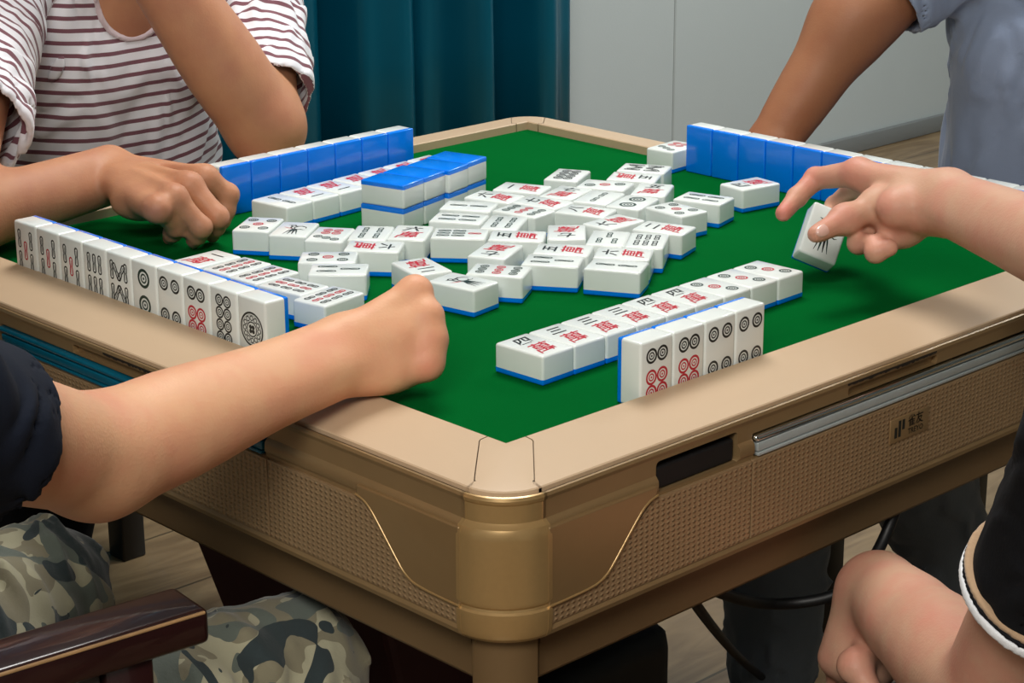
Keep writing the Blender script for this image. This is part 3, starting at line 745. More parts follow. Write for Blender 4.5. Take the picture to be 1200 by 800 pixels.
# skin -------------------------------------------------------------
def skin(name, rgb, pink):
    m = mat(name, rgb, 0.52, sss=0.12, spec=0.35)
    nt = m.node_tree; b = nt.nodes['Principled BSDF']; tc = [n for n in nt.nodes if n.type == 'TEX_COORD'][0]
    n = nt.nodes.new('ShaderNodeTexNoise'); n.inputs['Scale'].default_value = 22; n.inputs['Detail'].default_value = 5; nt.links.new(tc.outputs['Object'], n.inputs[0])
    mx = nt.nodes.new('ShaderNodeMix'); mx.data_type = 'RGBA'; mx.inputs[6].default_value = (*lin(rgb), 1); mx.inputs[7].default_value = (*lin(pink), 1)
    r = nt.nodes.new('ShaderNodeMapRange'); r.inputs[1].default_value = .38; r.inputs[2].default_value = .68; r.inputs[4].default_value = .6
    at = nt.nodes.new('ShaderNodeAttribute'); at.attribute_name = 'flush'
    ad = nt.nodes.new('ShaderNodeMath'); ad.operation = 'ADD'; ad.use_clamp = True
    nt.links.new(n.outputs[0], r.inputs[0]); nt.links.new(r.outputs[0], ad.inputs[0]); nt.links.new(at.outputs['Fac'], ad.inputs[1])
    nt.links.new(ad.outputs[0], mx.inputs[0]); nt.links.new(mx.outputs[2], b.inputs['Base Color'])
    v = nt.nodes.new('ShaderNodeTexVoronoi'); v.inputs['Scale'].default_value = 420; nt.links.new(tc.outputs['Object'], v.inputs[0])
    n3 = nt.nodes.new('ShaderNodeTexNoise'); n3.inputs['Scale'].default_value = 140; nt.links.new(tc.outputs['Object'], n3.inputs[0])
    am = nt.nodes.new('ShaderNodeMath'); am.operation = 'ADD'; nt.links.new(v.outputs[0], am.inputs[0]); nt.links.new(n3.outputs[0], am.inputs[1])
    bp = nt.nodes.new('ShaderNodeBump'); bp.inputs['Strength'].default_value = .10; bp.inputs['Distance'].default_value = .0012
    nt.links.new(am.outputs[0], bp.inputs['Height']); nt.links.new(bp.outputs[0], b.inputs['Normal'])
    return m
SK1 = skin('skin_tan', (190, 136, 102), (172, 112, 88))
SK2 = skin('skin_brown', (158, 108, 78), (150, 96, 70))
SK3 = skin('skin_light', (220, 168, 130), (216, 142, 114))
SK4 = skin('skin_rosy', (202, 158, 132), (204, 128, 112))
M_nail = mat('fingernail', (222, 178, 164), 0.25, coat=0.4)
def finger(F, pts, r, k=.003):
    g = F.group(k, .006)
    for i in range(len(pts)-1): g.append(cone(pts[i], pts[i+1], r[i], r[i+1]))
    for i in range(1, len(pts)-1): g.append(('c', np.array(pts[i], float), np.array(pts[i], float)+1e-4, r[i]*1.06, r[i]*1.06))
def limb(F, pts, rs, k=.02, kout=.012, wide=None):
    """a tapering limb along a smooth centre line; wide: side offset (vector) per point to make it oval"""
    g = F.group(0, kout); g2 = F.group(0, .007) if wide is not None else None; P_ = np.array([np.array(p, float) for p in pts]); n = len(P_)
    W_ = np.array([np.array(w, float) for w in wide]) if wide is not None else None; R_ = np.array(rs, float)
    seg = 3 if n > 2 else 1
    def cr(A, i, t):                                    # Catmull-Rom through the joints
        p0, p1, p2, p3 = A[max(i-1, 0)], A[i], A[i+1], A[min(i+2, n-1)]
        return .5*(2*p1+(p2-p0)*t+(2*p0-5*p1+4*p2-p3)*t*t+(3*p1-p0-3*p2+p3)*t**3)
    S = [(i, j/seg) for i in range(n-1) for j in range(seg)]+[(n-2, 1.0)]
    C = [cr(P_, i, t) for i, t in S]; RR = [float(cr(R_, i, t)) for i, t in S]; WW = [cr(W_, i, t) for i, t in S] if W_ is not None else None
    for i in range(len(S)-1):
        if WW is None: g.append(cone(C[i], C[i+1], RR[i], RR[i+1]))
        else:
            for s_, gg in ((-1, g), (1, g2)): gg.append(cone(C[i]+s_*WW[i], C[i+1]+s_*WW[i+1], RR[i], RR[i+1]))
    return g
def head(F, c, f, up=(0, 0, 1), s=1.0):
    """head centre c, facing f"""
    f = unit(f); up = unit(np.array(up) - f*np.dot(up, f)); l = np.cross(up, f); R = np.array([f, l, up])
    g = F.group(.02, .02); P_ = lambda a, b, d: np.array(c)+s*(a*f+b*l+d*up)
    g.append(ell(P_(-.01, 0, .02), (.095*s, .075*s, .105*s), R)); g.append(ell(P_(.03, 0, -.045), (.055*s, .052*s, .065*s), R))
    g.append(cone(P_(.085, 0, .015), P_(.105, 0, -.02), .008*s, .013*s)); g.append(ell(P_(.075, 0, -.055), (.018*s, .024*s, .009*s), R))
    for q in (-1, 1):
        g.append(ell(P_(-.005, q*.077, -.005), (.018*s, .008*s, .030*s), R)); g.append(ell(P_(.078, q*.032, .020), (.010*s, .016*s, .009*s), R))
        g.append(ell(P_(.055, q*.045, -.02), (.022*s, .020*s, .022*s), R))
def add_hair(c, f, m, parent, s=1.0, long=0.0):
    f = unit(f); F = Field(); g = F.group(.03, .0); up = V3(0, 0, 1); l = np.cross(up, f); R = np.array([f, l, up]); c = np.array(c)
    g.append(ell(c-.02*s*f+.035*s*up, (.098*s, .083*s, .105*s), R)); g.append(ell(c-.05*s*f-.02*s*up, (.065*s, .078*s, .085*s), R))
    F.cuts.append(plane_cut(c+.062*s*f+.03*s*up, unit(f-.55*up)*1.0)) ; F.disp = lambda P_: .0015*np.sin(P_[:, 0]*420+P_[:, 1]*310)
    if long: g.append(cone(c-.07*s*f-.02*up, c-.09*s*f-long*up, .055, .04))
    P3, Q = mesh_field(F, .006, smooth=1); return np_mesh_obj('hair', P3, Q, m, parent)
def eyes(c, f, parent, s=1.0):
    f = unit(f); up = V3(0, 0, 1); l = np.cross(up, f)
    for q in (-1, 1):
        p = np.array(c)+s*(.0885*f+q*.032*l+.017*up); bm = bmesh.new(); bmesh.ops.create_uvsphere(bm, u_segments=12, v_segments=8, radius=.0085*s)
        o = bm_obj('eye', bm, mat('eye_dark', (30, 20, 16), .2), parent, True); o.location = (p[0]-parent.location.x, p[1]-parent.location.y, p[2]+FZ-parent.location.z)
M_hair = mat('hair_black', (18, 15, 14), .45, bump=(300, .4, .002))
def nn(P_, seed, sc):
    """cheap smooth pseudo noise"""
    r = np.random.RandomState(seed); out = 0
    for i in range(5):
        w = r.normal(size=3)*sc*(1+.35*i); ph = r.uniform(0, 6.28); out = out + np.sin(P_@w+ph)/(1+.35*i)
    return out/3.0
def folds(seed, amp, sc, stretch=(1, 1, 1)):
    st = np.array(stretch)
    def f(P_):
        q = P_*st; w = nn(q, seed, sc*.5)*1.8; a = nn(q+np.stack([w*.02, -w*.02, w*.02], -1), seed+1, sc)
        return amp*(1-2.6*np.sqrt(a*a+.01)) * (.62+.5*nn(q, seed+7, sc*.35))
    return f
def flush(P3, pts, r=.014):
    v = np.zeros(len(P3))
    for p in pts: v = np.maximum(v, np.exp(-((P3-np.array(p))**2).sum(1)/(r*r)))
    return v*.9

# cloth ------------------------------------------------------------
def cloth(name, rgb, rough=.85, bump=(420, .35, .0008), var=(18, .05, 4)): return mat(name, rgb, rough, sheen=.25 if sum(rgb) > 200 else 0.0, spec=.2, bump=bump, var=var)
def striped_cloth():
    m = cloth('striped_jersey', (226, 226, 232)); nt = m.node_tree; b = nt.nodes['Principled BSDF']
    at = nt.nodes.new('ShaderNodeAttribute'); at.attribute_name = 'along'
    fr = nt.nodes.new('ShaderNodeMath'); fr.operation = 'FRACT'; nt.links.new(at.outputs['Fac'], fr.inputs[0])
    lt = nt.nodes.new('ShaderNodeMath'); lt.operation = 'LESS_THAN'; lt.inputs[1].default_value = .34; nt.links.new(fr.outputs[0], lt.inputs[0])
    mx = nt.nodes.new('ShaderNodeMix'); mx.data_type = 'RGBA'; mx.inputs[6].default_value = (*lin((228, 228, 234)), 1); mx.inputs[7].default_value = (*lin((120, 78, 88)), 1)
    nt.links.new(lt.outputs[0], mx.inputs[0]); nt.links.new(mx.outputs[2], b.inputs['Base Color']); return m
def camo_cloth():
    m = cloth('camouflage_cotton', (150, 150, 130)); nt = m.node_tree; b = nt.nodes['Principled BSDF']; tc = [n for n in nt.nodes if n.type == 'TEX_COORD'][0]
    prev = None
    for i, (thr, col) in enumerate([(None, (132, 126, 104)), (.51, (172, 168, 142)), (.55, (98, 106, 98)), (.60, (50, 60, 62))]):
        if thr is None:
            c = nt.nodes.new('ShaderNodeRGB'); c.outputs[0].default_value = (*lin(col), 1); prev = c.outputs[0]; continue
        mp = nt.nodes.new('ShaderNodeMapping'); mp.inputs['Location'].default_value = (i*3.1, i*1.7, i*.9); mp.inputs['Scale'].default_value = (1, 1.0, 1.0); nt.links.new(tc.outputs['Object'], mp.inputs[0])
        n = nt.nodes.new('ShaderNodeTexNoise'); n.inputs['Scale'].default_value = 15; n.inputs['Detail'].default_value = .8; n.inputs['Distortion'].default_value = 1.5; nt.links.new(mp.outputs[0], n.inputs[0])
        g = nt.nodes.new('ShaderNodeMath'); g.operation = 'GREATER_THAN'; g.inputs[1].default_value = thr; nt.links.new(n.outputs[0], g.inputs[0])
        mx = nt.nodes.new('ShaderNodeMix'); mx.data_type = 'RGBA'; mx.inputs[7].default_value = (*lin(col), 1); nt.links.new(prev, mx.inputs[6]); nt.links.new(g.outputs[0], mx.inputs[0]); prev = mx.outputs[2]
    nt.links.new(prev, b.inputs['Base Color']); return m

def shoe(name, toe, heel, m, parent):
    F = Field(); g = F.group(.02, 0); toe = np.array(toe, float); heel = np.array(heel, float)
    g += [cone(heel, lerp(heel, toe, .7), .036, .040), cone(lerp(heel, toe, .5), toe, .040, .034), cone(heel+V3(0, 0, .02), heel+V3(0, 0, .06), .036, .040)]
    F.cuts.append(plane_cut((0, 0, -.758), (0, 0, -1)))
    P3, Q = mesh_field(F, .005); return np_mesh_obj(name, P3, Q, m, parent)

# ================= near left player: navy sleeve, camouflage trousers, fist on the felt =================
def player_left():
    root = empty('person', (-.95, -.16, 0), label='person in navy shirt and camouflage trousers resting a fist on the felt', cat='person')
    wr = V3(-0.4401, -0.2484, 0.0460); el = V3(-.705, -.290, .040); sh = V3(-.930, -.385, .165)
    F = Field()
    limb(F, [wr, lerp(wr, el, .35), lerp(wr, el, .72), el], [.0245, .0290, .0375, .0400], .02, .012, wide=[(.002, .008, .006), (.002, .006, .004), (.0, .004, .004), (0, .002, .002)])
    limb(F, [el, lerp(el, sh, .45), sh], [.0415, .0460, .0530], .03, .022)
    # hand: palm from the wrist to four knuckles, index on top
    K = [V3(-0.3689, -0.2571, 0.0860), V3(-0.3728, -0.2749, 0.0700), V3(-0.3766, -0.2841, 0.0530), V3(-0.3848, -0.2887, 0.0360)]
    g = F.group(.010, .016)
    base = [lerp(wr, K[0], .12)+V3(0, 0, .010), wr+V3(0, 0, .004), wr, lerp(wr, K[3], .12)-V3(0, 0, .008)]
    for b_, k_, r0, r1 in zip(base, K, (.0170, .0170, .0165, .0160), (.0128, .0128, .0122, .0115)): g.append(cone(b_, k_, r0, r1))
    deep = unit(V3(.55, .80, .06))                     # into the fist, away from the camera
    g.append(ell(lerp(wr, K[2], .55)+deep*.014, (.036, .030, .026))); g.append(ell(lerp(wr, K[3], .55)+deep*.006-V3(0, 0, .010), (.038, .026, .021)))
    for k_ in K: g.append(('c', k_-deep*.0015, k_-deep*.0015+V3(1e-4, 0, 0), .0138, .0138))
    out = unit(K[1]-wr)
    for i, (k_, r) in enumerate(zip(K, (.0105, .0108, .0102, .0092))):
        pip = k_ + deep*(.026 if i == 0 else .034) + out*.002 - V3(0, 0, (.020, .010, .006, .006)[i]); dip = pip - out*.024 + deep*.004; tip = dip - out*.010 - deep*.016
        finger(F, [k_+deep*.001, pip, dip, tip], [r*1.08, r, r*.92, r*.85])
    # thumb folded along the far side of the index finger
    finger(F, [lerp(wr, K[0], .25)+deep*.014-V3(0, 0, .012), lerp(wr, K[0], .62)+deep*.032-V3(0, 0, .018), lerp(wr, K[0], .90)+deep*.046-V3(0, 0, .024)], [.0145, .0120, .0100], .008)
    # tendons and veins on the back of the hand
    for i, k_ in enumerate(K[:3]):
        g = F.group(.003, .0065); c = lerp(wr, k_, .35); nrm = -deep
        g.append(cone(c+nrm*.0138, lerp(wr, k_, .9)+nrm*.0108, .0020, .0028))
    # torso, neck, head
    hip = V3(-1.01, -.16, -.24); ch = V3(-.965, -.17, .10); nk = V3(-.945, -.17, .29); hd = V3(-.885, -.175, .445); shL = V3(-.93, .03, .235)
    g = F.group(.05, .05); g += [cone(hip+V3(0, .06, 0), ch+V3(0, .06, 0), .11, .105), cone(hip-V3(0, .06, 0), ch-V3(0, .06, 0), .11, .105), cone(ch+V3(0, .09, .07), ch+V3(0, -.09, .07), .085, .085), cone(nk-V3(0, 0, .04), hd-V3(.02, 0, .04), .055, .052), cone(sh, nk-V3(0, 0, .04), .050, .05), cone(shL, nk-V3(0, 0, .04), .050, .05)]
    elL = V3(-.99, .15, -.05); wrL = V3(-.85, .06, -.135)
    limb(F, [shL, elL], [.05, .040]); limb(F, [elL, lerp(elL, wrL, .4), wrL], [.040, .037, .025])
    g = F.group(.01, .012); g.append(cone(wrL, wrL+V3(.07, -.02, -.02), .022, .020))
    for i in range(4):
        b_ = wrL+V3(.075, -.045+.020*i, -.022); finger(F, [b_, b_+V3(.035, 0, -.018), b_+V3(.050, 0, -.040)], [.0095, .0085, .0075])
    finger(F, [wrL+V3(.02, -.02, -.01), wrL+V3(.055, -.052, -.025), wrL+V3(.08, -.058, -.035)], [.012, .010, .009])
    head(F, hd, (1, -.1, -.25))
    P3, Q = mesh_field(F, .0060, fine=[((-.76, -.40, -.02), (-.30, -.14, .125))], hf=.0022)
    np_mesh_obj('body', P3, Q, SK3, root, {'flush': flush(P3, [k_-deep*.006 for k_ in K], .011)})
    add_hair(hd, (1, -.1, -.1), M_hair, root); eyes(hd, (1, -.1, -.25), root)
    # navy T-shirt
    m = cloth('navy_cotton', (22, 28, 42)); F = Field()
    se = lerp(sh, el, .52)
    g = F.group(.04, .02); g += [cone(sh, se, .064, .060), cone(hip+V3(0, .06, -.01), ch+V3(0, .06, 0), .128, .120), cone(hip-V3(0, .06, .01), ch-V3(0, .06, 0), .128, .120), cone(ch+V3(0, .09, .07), ch+V3(0, -.09, .07), .098, .098), cone(sh, nk-V3(0, 0, .055), .062, .060), cone(shL, nk-V3(0, 0, .055), .062, .060), cone(shL, lerp(shL, elL, .5), .064, .060)]
    F.disp = folds(3, .0050, 52); d1 = unit(el-sh); d2 = unit(elL-shL)
    F.cuts += [lambda P_, p=se-d1*.0, n=d1: np.minimum((P_-p)@n, .2) if False else np.where(((P_-p)@n > 0) & (np.linalg.norm(P_-p, axis=1) < .12), (P_-p)@n, -1.0)]
    F.cuts += [hollow(se-d1*.035, se+d1*.08, .0555, .0555, F.disp), hollow(nk-V3(0, 0, .02), nk+V3(.03, 0, .12), .062, .075), lambda P_, p=lerp(shL, elL, .5), n=d2: np.where(((P_-p)@n > 0) & (np.linalg.norm(P_-p, axis=1) < .12), (P_-p)@n, -1.0)]
    P3, Q = mesh_field(F, .0065, fine=[((-.90, -.44, .04), (-.76, -.26, .30))], hf=.0032); np_mesh_obj('shirt', P3, Q, m, root)
    # camouflage trousers
    F = Field(); kn = V3(-0.4675, -0.1895, -0.2550); kn2 = V3(-0.5451, 0.0912, -0.2500)
    limb(F, [hip+V3(.02, -.07, 0), lerp(hip, kn, .55), kn], [.108, .088, .070], .04, .03); limb(F, [hip+V3(.02, .08, 0), lerp(hip, kn2, .55), kn2], [.108, .088, .072], .04, .03)
    limb(F, [kn, kn+V3(-.02, .01, -.22), kn+V3(-.05, .02, -.43)], [.068, .060, .060]); limb(F, [kn2, kn2+V3(-.02, .02, -.22), kn2+V3(-.05, .02, -.44)], [.072, .062, .060])
    F.disp = folds(11, .0100, 42, (1, 1, .7))
    P3, Q = mesh_field(F, .006, smooth=1); np_mesh_obj('trousers', P3, Q, camo_cloth(), root)
    for k_ in (kn, kn2): shoe('shoe', (k_[0]+.08, k_[1]+.02, -.735), (k_[0]-.07, k_[1]+.02, -.725), M_rubber, root)
player_left()

# ================= far left player: striped shirt, one hand on the felt, chin propped =================
def player_far_left():
    root = empty('person', (-.05, .78, 0), label='person in maroon and white striped T-shirt leaning on one elbow', cat='person')
    F = Field(); elA = V3(.035, .476, .052); up = V3(-.135, .520, .330); shA = V3(.180, .690, .235)
    limb(F, [elA, lerp(elA, up, .28), lerp(elA, up, .65), up], [.0415, .0450, .0380, .0280], .03, .024, wide=[(.004, 0, 0), (.004, 0, .002), (.003, 0, .002), (.008, 0, .003)])
    limb(F, [elA, lerp(elA, shA, .5), shA], [.0400, .0460, .0500], .03, .03)
    g = F.group(.012, .012); g.append(cone(up, up+V3(-.03, .01, .08), .020, .022)); g.append(cone(up+V3(.015, 0, 0), up+V3(-.005, -.02, .08), .018, .018))
    for i in range(4):
        b_ = up+V3(-.045+.019*i, -.012*i+.01, .088); finger(F, [b_, b_+V3(-.028, .024, .018), b_+V3(-.035, .04, -.006)], [.0095, .0088, .0078])
    finger(F, [up+V3(.012, .01, .02), up+V3(.0, .045, .055), up+V3(-.01, .06, .085)], [.013, .011, .009])
    # right arm along the rail, hand on the felt
    wr = V3(-0.2449, 0.3884, 0.0560); elB = V3(-0.4555, 0.3641, 0.0450); shB = V3(-.185, .700, .240)
    limb(F, [wr, lerp(wr, elB, .35), lerp(wr, elB, .75), elB], [.0225, .0285, .0350, .0370], .02, .014, wide=[(.003, .004, .009), (.002, .003, .005), (0, 0, .002), (0, 0, .002)])
    limb(F, [elB, lerp(elB, shB, .5), shB], [.038, .042, .048], .03, .03)
    K = [V3(-0.1903, 0.2877, 0.0620), V3(-0.2318, 0.2570, 0.0660), V3(-0.2664, 0.2357, 0.0630), V3(-0.2899, 0.2328, 0.0560)]
    PIP = [V3(-0.1679, 0.2784, 0.0400), V3(-0.2188, 0.2278, 0.0340), V3(-0.2468, 0.2181, 0.0300), V3(-0.2613, 0.2431, 0.0280)]
    TIP = [V3(-0.1693, 0.2772, 0.0120), V3(-0.2046, 0.2477, 0.0100), V3(-0.2351, 0.2391, 0.0100), V3(-0.2449, 0.2681, 0.0100)]
    g = F.group(.009, .012)
    for b_, k_ in zip((wr+V3(.012, .010, .004), wr+V3(.004, .004, .006), wr+V3(-.004, -.004, .004), wr+V3(-.010, -.010, -.002)), K): g.append(cone(b_, k_-V3(0, 0, .003), .0180, .0140))
    g.append(ell(lerp(wr, K[2], .55)-V3(0, 0, .016), (.036, .034, .020)))
    for k_ in K: g.append(('c', k_, k_+V3(1e-4, 0, 0), .0126, .0126))
    for k_, p_, t_, r in zip(K, PIP, TIP, (.0108, .0108, .0102, .0094)):
        finger(F, [k_-V3(0, 0, .001), p_, lerp(p_, t_, .55)-V3(.004, .0, 0), t_-V3(.008, 0, 0)], [r*1.18, r*1.06, r*.95, r*.82], .004)
    finger(F, [lerp(wr, K[0], .3)+V3(.010, .012, -.012), lerp(wr, K[0], .75)+V3(.022, .016, -.026), V3(*PIP[0])+V3(-.006, .018, -.026)], [.0140, .0120, .0100], .006)
    for k_ in K[:3]:
        g = F.group(.003, .006); g.append(cone(lerp(wr, k_, .45)+V3(-.003, -.003, .0145), lerp(wr, k_, .92)+V3(-.002, -.002, .0112), .0020, .0026))
    hip = V3(-.04, .83, -.22); ch = V3(-.045, .735, .10); nk = V3(-.035, .700, .265); hd = V3(-.045, .640, .420)
    g = F.group(.05, .04); g += [cone(hip+V3(.05, 0, 0), ch+V3(.04, .01, 0), .085, .078), cone(hip-V3(.05, 0, 0), ch-V3(.04, -.01, 0), .085, .078), cone(ch+V3(.07, .005, .06), ch+V3(-.07, .005, .06), .080, .080), cone(nk-V3(0, -.01, .06), hd-V3(0, -.02, .04), .050, .047), cone(shA, nk-V3(0, 0, .03), .048, .045), cone(shB, nk-V3(0, 0, .03), .048, .045)]
    g.append(ell(V3(-.036, .672, .180), (.050, .028, .046)))
    head(F, hd, (-.25, -1, -.25), s=.93)
    P3, Q = mesh_field(F, .0065, fine=[((-.46, .25, -.02), (-.10, .42, .11)), ((-.12, .42, .0), (.10, .50, .12))], hf=.0028)
    np_mesh_obj('body', P3, Q, SK1, root, {'flush': flush(P3, list(K)+list(PIP), .010)*.6})
    add_hair(hd, (-.25, -1, -.1), M_hair, root, .93, long=.16); eyes(hd, (-.25, -1, -.25), root, .93)
    # shirt
    F = Field(); g = F.group(.035, .02)
    seA = lerp(shA, elA, .84); seB = lerp(shB, elB, .66); dA = unit(elA-shA); dB = unit(elB-shB)
    g += [cone(hip+V3(.10, 0, -.02), ch+V3(.070, 0, 0), .132, .104), cone(hip-V3(.06, 0, .02), ch-V3(.052, 0, 0), .128, .104), cone(ch+V3(.085, 0, .06), ch+V3(-.085, 0, .06), .094, .094), cone(shA, nk-V3(0, 0, .045), .060, .058), cone(shB, nk-V3(0, 0, .045), .060, .058)]
    gA = F.group(.02, .02); gA += [cone(shA, seA, .064, .062)]
    gB = F.group(.02, .02); gB += [cone(shB, seB, .064, .068)]
    base_f = folds(21, .0068, 52, (1.3, 1.3, .5)); F.disp = base_f
    for (p, n) in ((seA, dA), (seB, dB)): F.cuts.append(lambda P_, p=p, n=n: np.where(((P_-p)@n > 0) & (np.linalg.norm(P_-p, axis=1) < .11), (P_-p)@n, -1.0))
    F.cuts += [hollow(seA-dA*.04, seA+dA*.08, .0565, .0565, base_f), hollow(seB-dB*.04, seB+dB*.08, .060, .0625, base_f)]
    neck = cone(V3(-.036, .618, .200), V3(-.030, .635, .42), .050, .135); neck2 = cone(V3(-.04, .66, .26), V3(-.04, .66, .45), .07, .10)
    F.cuts += [lambda P_: -prim_d(neck, P_), lambda P_: -prim_d(neck2, P_)]
    P3, Q = mesh_field(F, .0045, fine=[((-.12, .55, .08), (.06, .66, .26)), ((.00, .44, .02), (.14, .60, .16))], hf=.0028)
    dAq = prim_d(gA[0], P3); dBq = prim_d(gB[0], P3); tor = np.min([prim_d(p, P3) for p in g[:3]], axis=0)
    period = .0150; al = (P3[:, 2] + .018*np.cos((P3[:, 0]+.05)*9) - .10*np.maximum(P3[:, 0]-.02, 0) + .002*nn(P3, 5, 9))/period
    for dq, p, n in ((dAq, seA, dA), (dBq, seB, dB)):
        w = np.clip((tor-dq)/.002+.5, 0, 1) > .5; al = np.where(w, ((P3-p)@n + .002*nn(P3, 6, 14))/period, al)
    o = np_mesh_obj('striped_shirt', P3, Q, striped_cloth(), root, {'along': al})
    F2 = Field(); F2.g = F.g[:1]; F2.disp = lambda P_: base_f(P_)-.0022
    F2.cuts += [lambda P_: -(prim_d(neck, P_)-.0005), lambda P_: prim_d(neck, P_)-.0085, plane_cut((0, .60, .30), (0, 0, 1)), plane_cut((0, .67, .2), (0, 1, 0)), lambda P_: -(fld(F2b, P_))]
    F2b = Field(); F2b.g = F.g[:1]; F2b.disp = lambda P_: base_f(P_)+.006
    P3, Q = mesh_field(F2, .0030, clip=(V3(-.16, .50, .12), V3(.10, .68, .30))); np_mesh_obj('neckband', P3, Q, cloth('blush_rib', (206, 188, 192)), root)
    limbL = Field()
    for sx, hipo in ((1, .09), (-1, -.09)): limb(limbL, [hip+V3(hipo-.02, 0, -.05), hip+V3(hipo*.6-.10, -.14, -.06), hip+V3(hipo*.5-.20, -.24, -.075)], [.10, .080, .058], .04, .03); limb(limbL, [hip+V3(hipo*.5-.20, -.24, -.075), hip+V3(hipo*.5-.31, -.22, -.49)], [.056, .045])
    P3, Q = mesh_field(limbL, .010); np_mesh_obj('trousers', P3, Q, cloth('black_denim', (22, 24, 28)), root)
    for s_ in (-.265, -.355): shoe('shoe', (hip[0]+s_-.03, hip[1]-.32, -.735), (hip[0]+s_, hip[1]-.19, -.725), M_rubber, root)
player_far_left()

# ================= far right player: blue-grey T-shirt =================
def player_far_right():
    root = empty('person', (.86, -.10, 0), label='person in blue-grey T-shirt with bare arm behind the far right row', cat='person')
    F = Field(); sh = V3(.715, -.020, .250); el = V3(0.6100, 0.0392, 0.1694); wr = V3(0.5200, 0.0889, 0.0179)
    limb(F, [sh, lerp(sh, el, .5), el], [.050, .046, .042], .05, .05); limb(F, [el, lerp(el, wr, .30), lerp(el, wr, .7), wr], [.0420, .0415, .0365, .0300], .05, .05)
    hd_ = wr+unit(wr-el)*.05; g = F.group(.01, .012); g.append(cone(wr, hd_, .023, .020)); g.append(cone(wr+V3(0, .015, 0), hd_+V3(-.02, .02, 0), .020, .016)); g.append(cone(wr-V3(0, .015, 0), hd_+V3(-.02, -.02, 0), .020, .016))
    for i in range(4):
        b_ = hd_+V3(-.022, -.028+.018*i, -.002); finger(F, [b_, b_+V3(-.022, .0, -.020), b_+V3(-.016, 0, -.040)], [.0092, .0085, .0075])
    finger(F, [wr+V3(-.005, .03, -.005), wr+V3(-.030, .048, -.03), wr+V3(-.045, .042, -.048)], [.012, .010, .009])
    shB = V3(.760, -.345, .265); elB = V3(.700, -.42, .03); wrB = V3(.560, -.33, -.04)
    limb(F, [shB, elB], [.05, .042]); limb(F, [elB, wrB], [.040, .027]); g = F.group(.01, .01); g.append(cone(wrB, wrB+V3(-.05, .03, -.03), .024, .02))
    for i in range(4): b_ = wrB+V3(-.06, .012+.018*i, -.04); finger(F, [b_, b_+V3(-.03, 0, -.02), b_+V3(-.03, 0, -.045)], [.009, .0085, .0075])
    hip = V3(.92, -.19, -.24); ch = V3(.815, -.19, .12); nk = V3(.785, -.19, .33); hd = V3(.72, -.19, .48)
    g = F.group(.05, .04); g += [cone(hip+V3(0, .06, 0), ch+V3(0, .06, 0), .10, .090), cone(hip-V3(0, .06, 0), ch-V3(0, .06, 0), .10, .090), cone(ch+V3(0, .085, .08), ch+V3(0, -.085, .08), .078, .078), cone(nk-V3(0, 0, .05), hd+V3(.02, 0, -.04), .054, .050), cone(sh, nk-V3(0, 0, .04), .05, .05), cone(shB, nk-V3(0, 0, .04), .05, .05)]
    head(F, hd, (-1, .1, -.25))
    P3, Q = mesh_field(F, .0070, fine=[((.44, -.04, .0), (.66, .12, .26))], hf=.0045); np_mesh_obj('body', P3, Q, SK2, root, {'flush': np.zeros(len(P3))})
    add_hair(hd, (-1, .1, -.1), M_hair, root); eyes(hd, (-1, .1, -.25), root)
    F = Field(); g = F.group(.035, .02); se = lerp(sh, el, .66); d1 = unit(el-sh); seB = lerp(shB, elB, .6); d2 = unit(elB-shB)
    g += [cone(hip+V3(-.01, .115, -.02), ch+V3(0, .088, 0), .160, .116), cone(hip-V3(.01, .055, .02), ch-V3(0, .052, 0), .150, .118), cone(ch+V3(0, .105, .08), ch+V3(0, -.085, .08), .102, .102), cone(sh, nk-V3(0, 0, .05), .064, .062), cone(shB, nk-V3(0, 0, .05), .064, .062)]
    gA = F.group(.02, .02); gA += [cone(sh, se, .068, .064), cone(shB, seB, .066, .064)]
    F.disp = folds(31, .0085, 46, (1.2, 1.2, .5))
    for (p, n) in ((se, d1), (seB, d2)): F.cuts.append(lambda P_, p=p, n=n: np.where(((P_-p)@n > 0) & (np.linalg.norm(P_-p, axis=1) < .11), (P_-p)@n, -1.0))
    F.cuts += [hollow(se-d1*.04, se+d1*.08, .0585, .0585, F.disp), hollow(nk-V3(0, 0, .015), nk+V3(-.03, 0, .12), .062, .078)]
    P3, Q = mesh_field(F, .0065, fine=[((.55, -.06, .12), (.72, .14, .34))], hf=.0032); np_mesh_obj('shirt', P3, Q, cloth('blue_grey_cotton', (138, 152, 178)), root)
    # trousers: one leg reaching under the table, one beside the chair
    F = Field(); knA = V3(.50, .04, -.30); anA = V3(0.4899, 0.0342, -0.6600); knB = V3(.54, -.085, -.300); anB = V3(.71, -.165, -.640)
    limb(F, [hip+V3(0, .08, -.02), knA], [.105, .075], .04, .03); limb(F, [knA, anA], [.078, .062], .03, .03)
    limb(F, [hip-V3(0, .08, .02), knB], [.105, .078], .04, .03); limb(F, [knB, lerp(knB, anB, .5), anB], [.076, .062, .050], .03, .03)
    F.disp = folds(41, .0085, 46, (1, 1, 1.3)); P3, Q = mesh_field(F, .007); np_mesh_obj('trousers', P3, Q, cloth('charcoal_denim', (112, 120, 128)), root)
    shoe('shoe', (anA[0]-.14, anA[1]+.02, -.735), (anA[0]+.02, anA[1], -.725), M_rubber, root); shoe('shoe', (anB[0]-.13, anB[1], -.735), (anB[0]+.02, anB[1], -.725), M_rubber, root)
player_far_right()

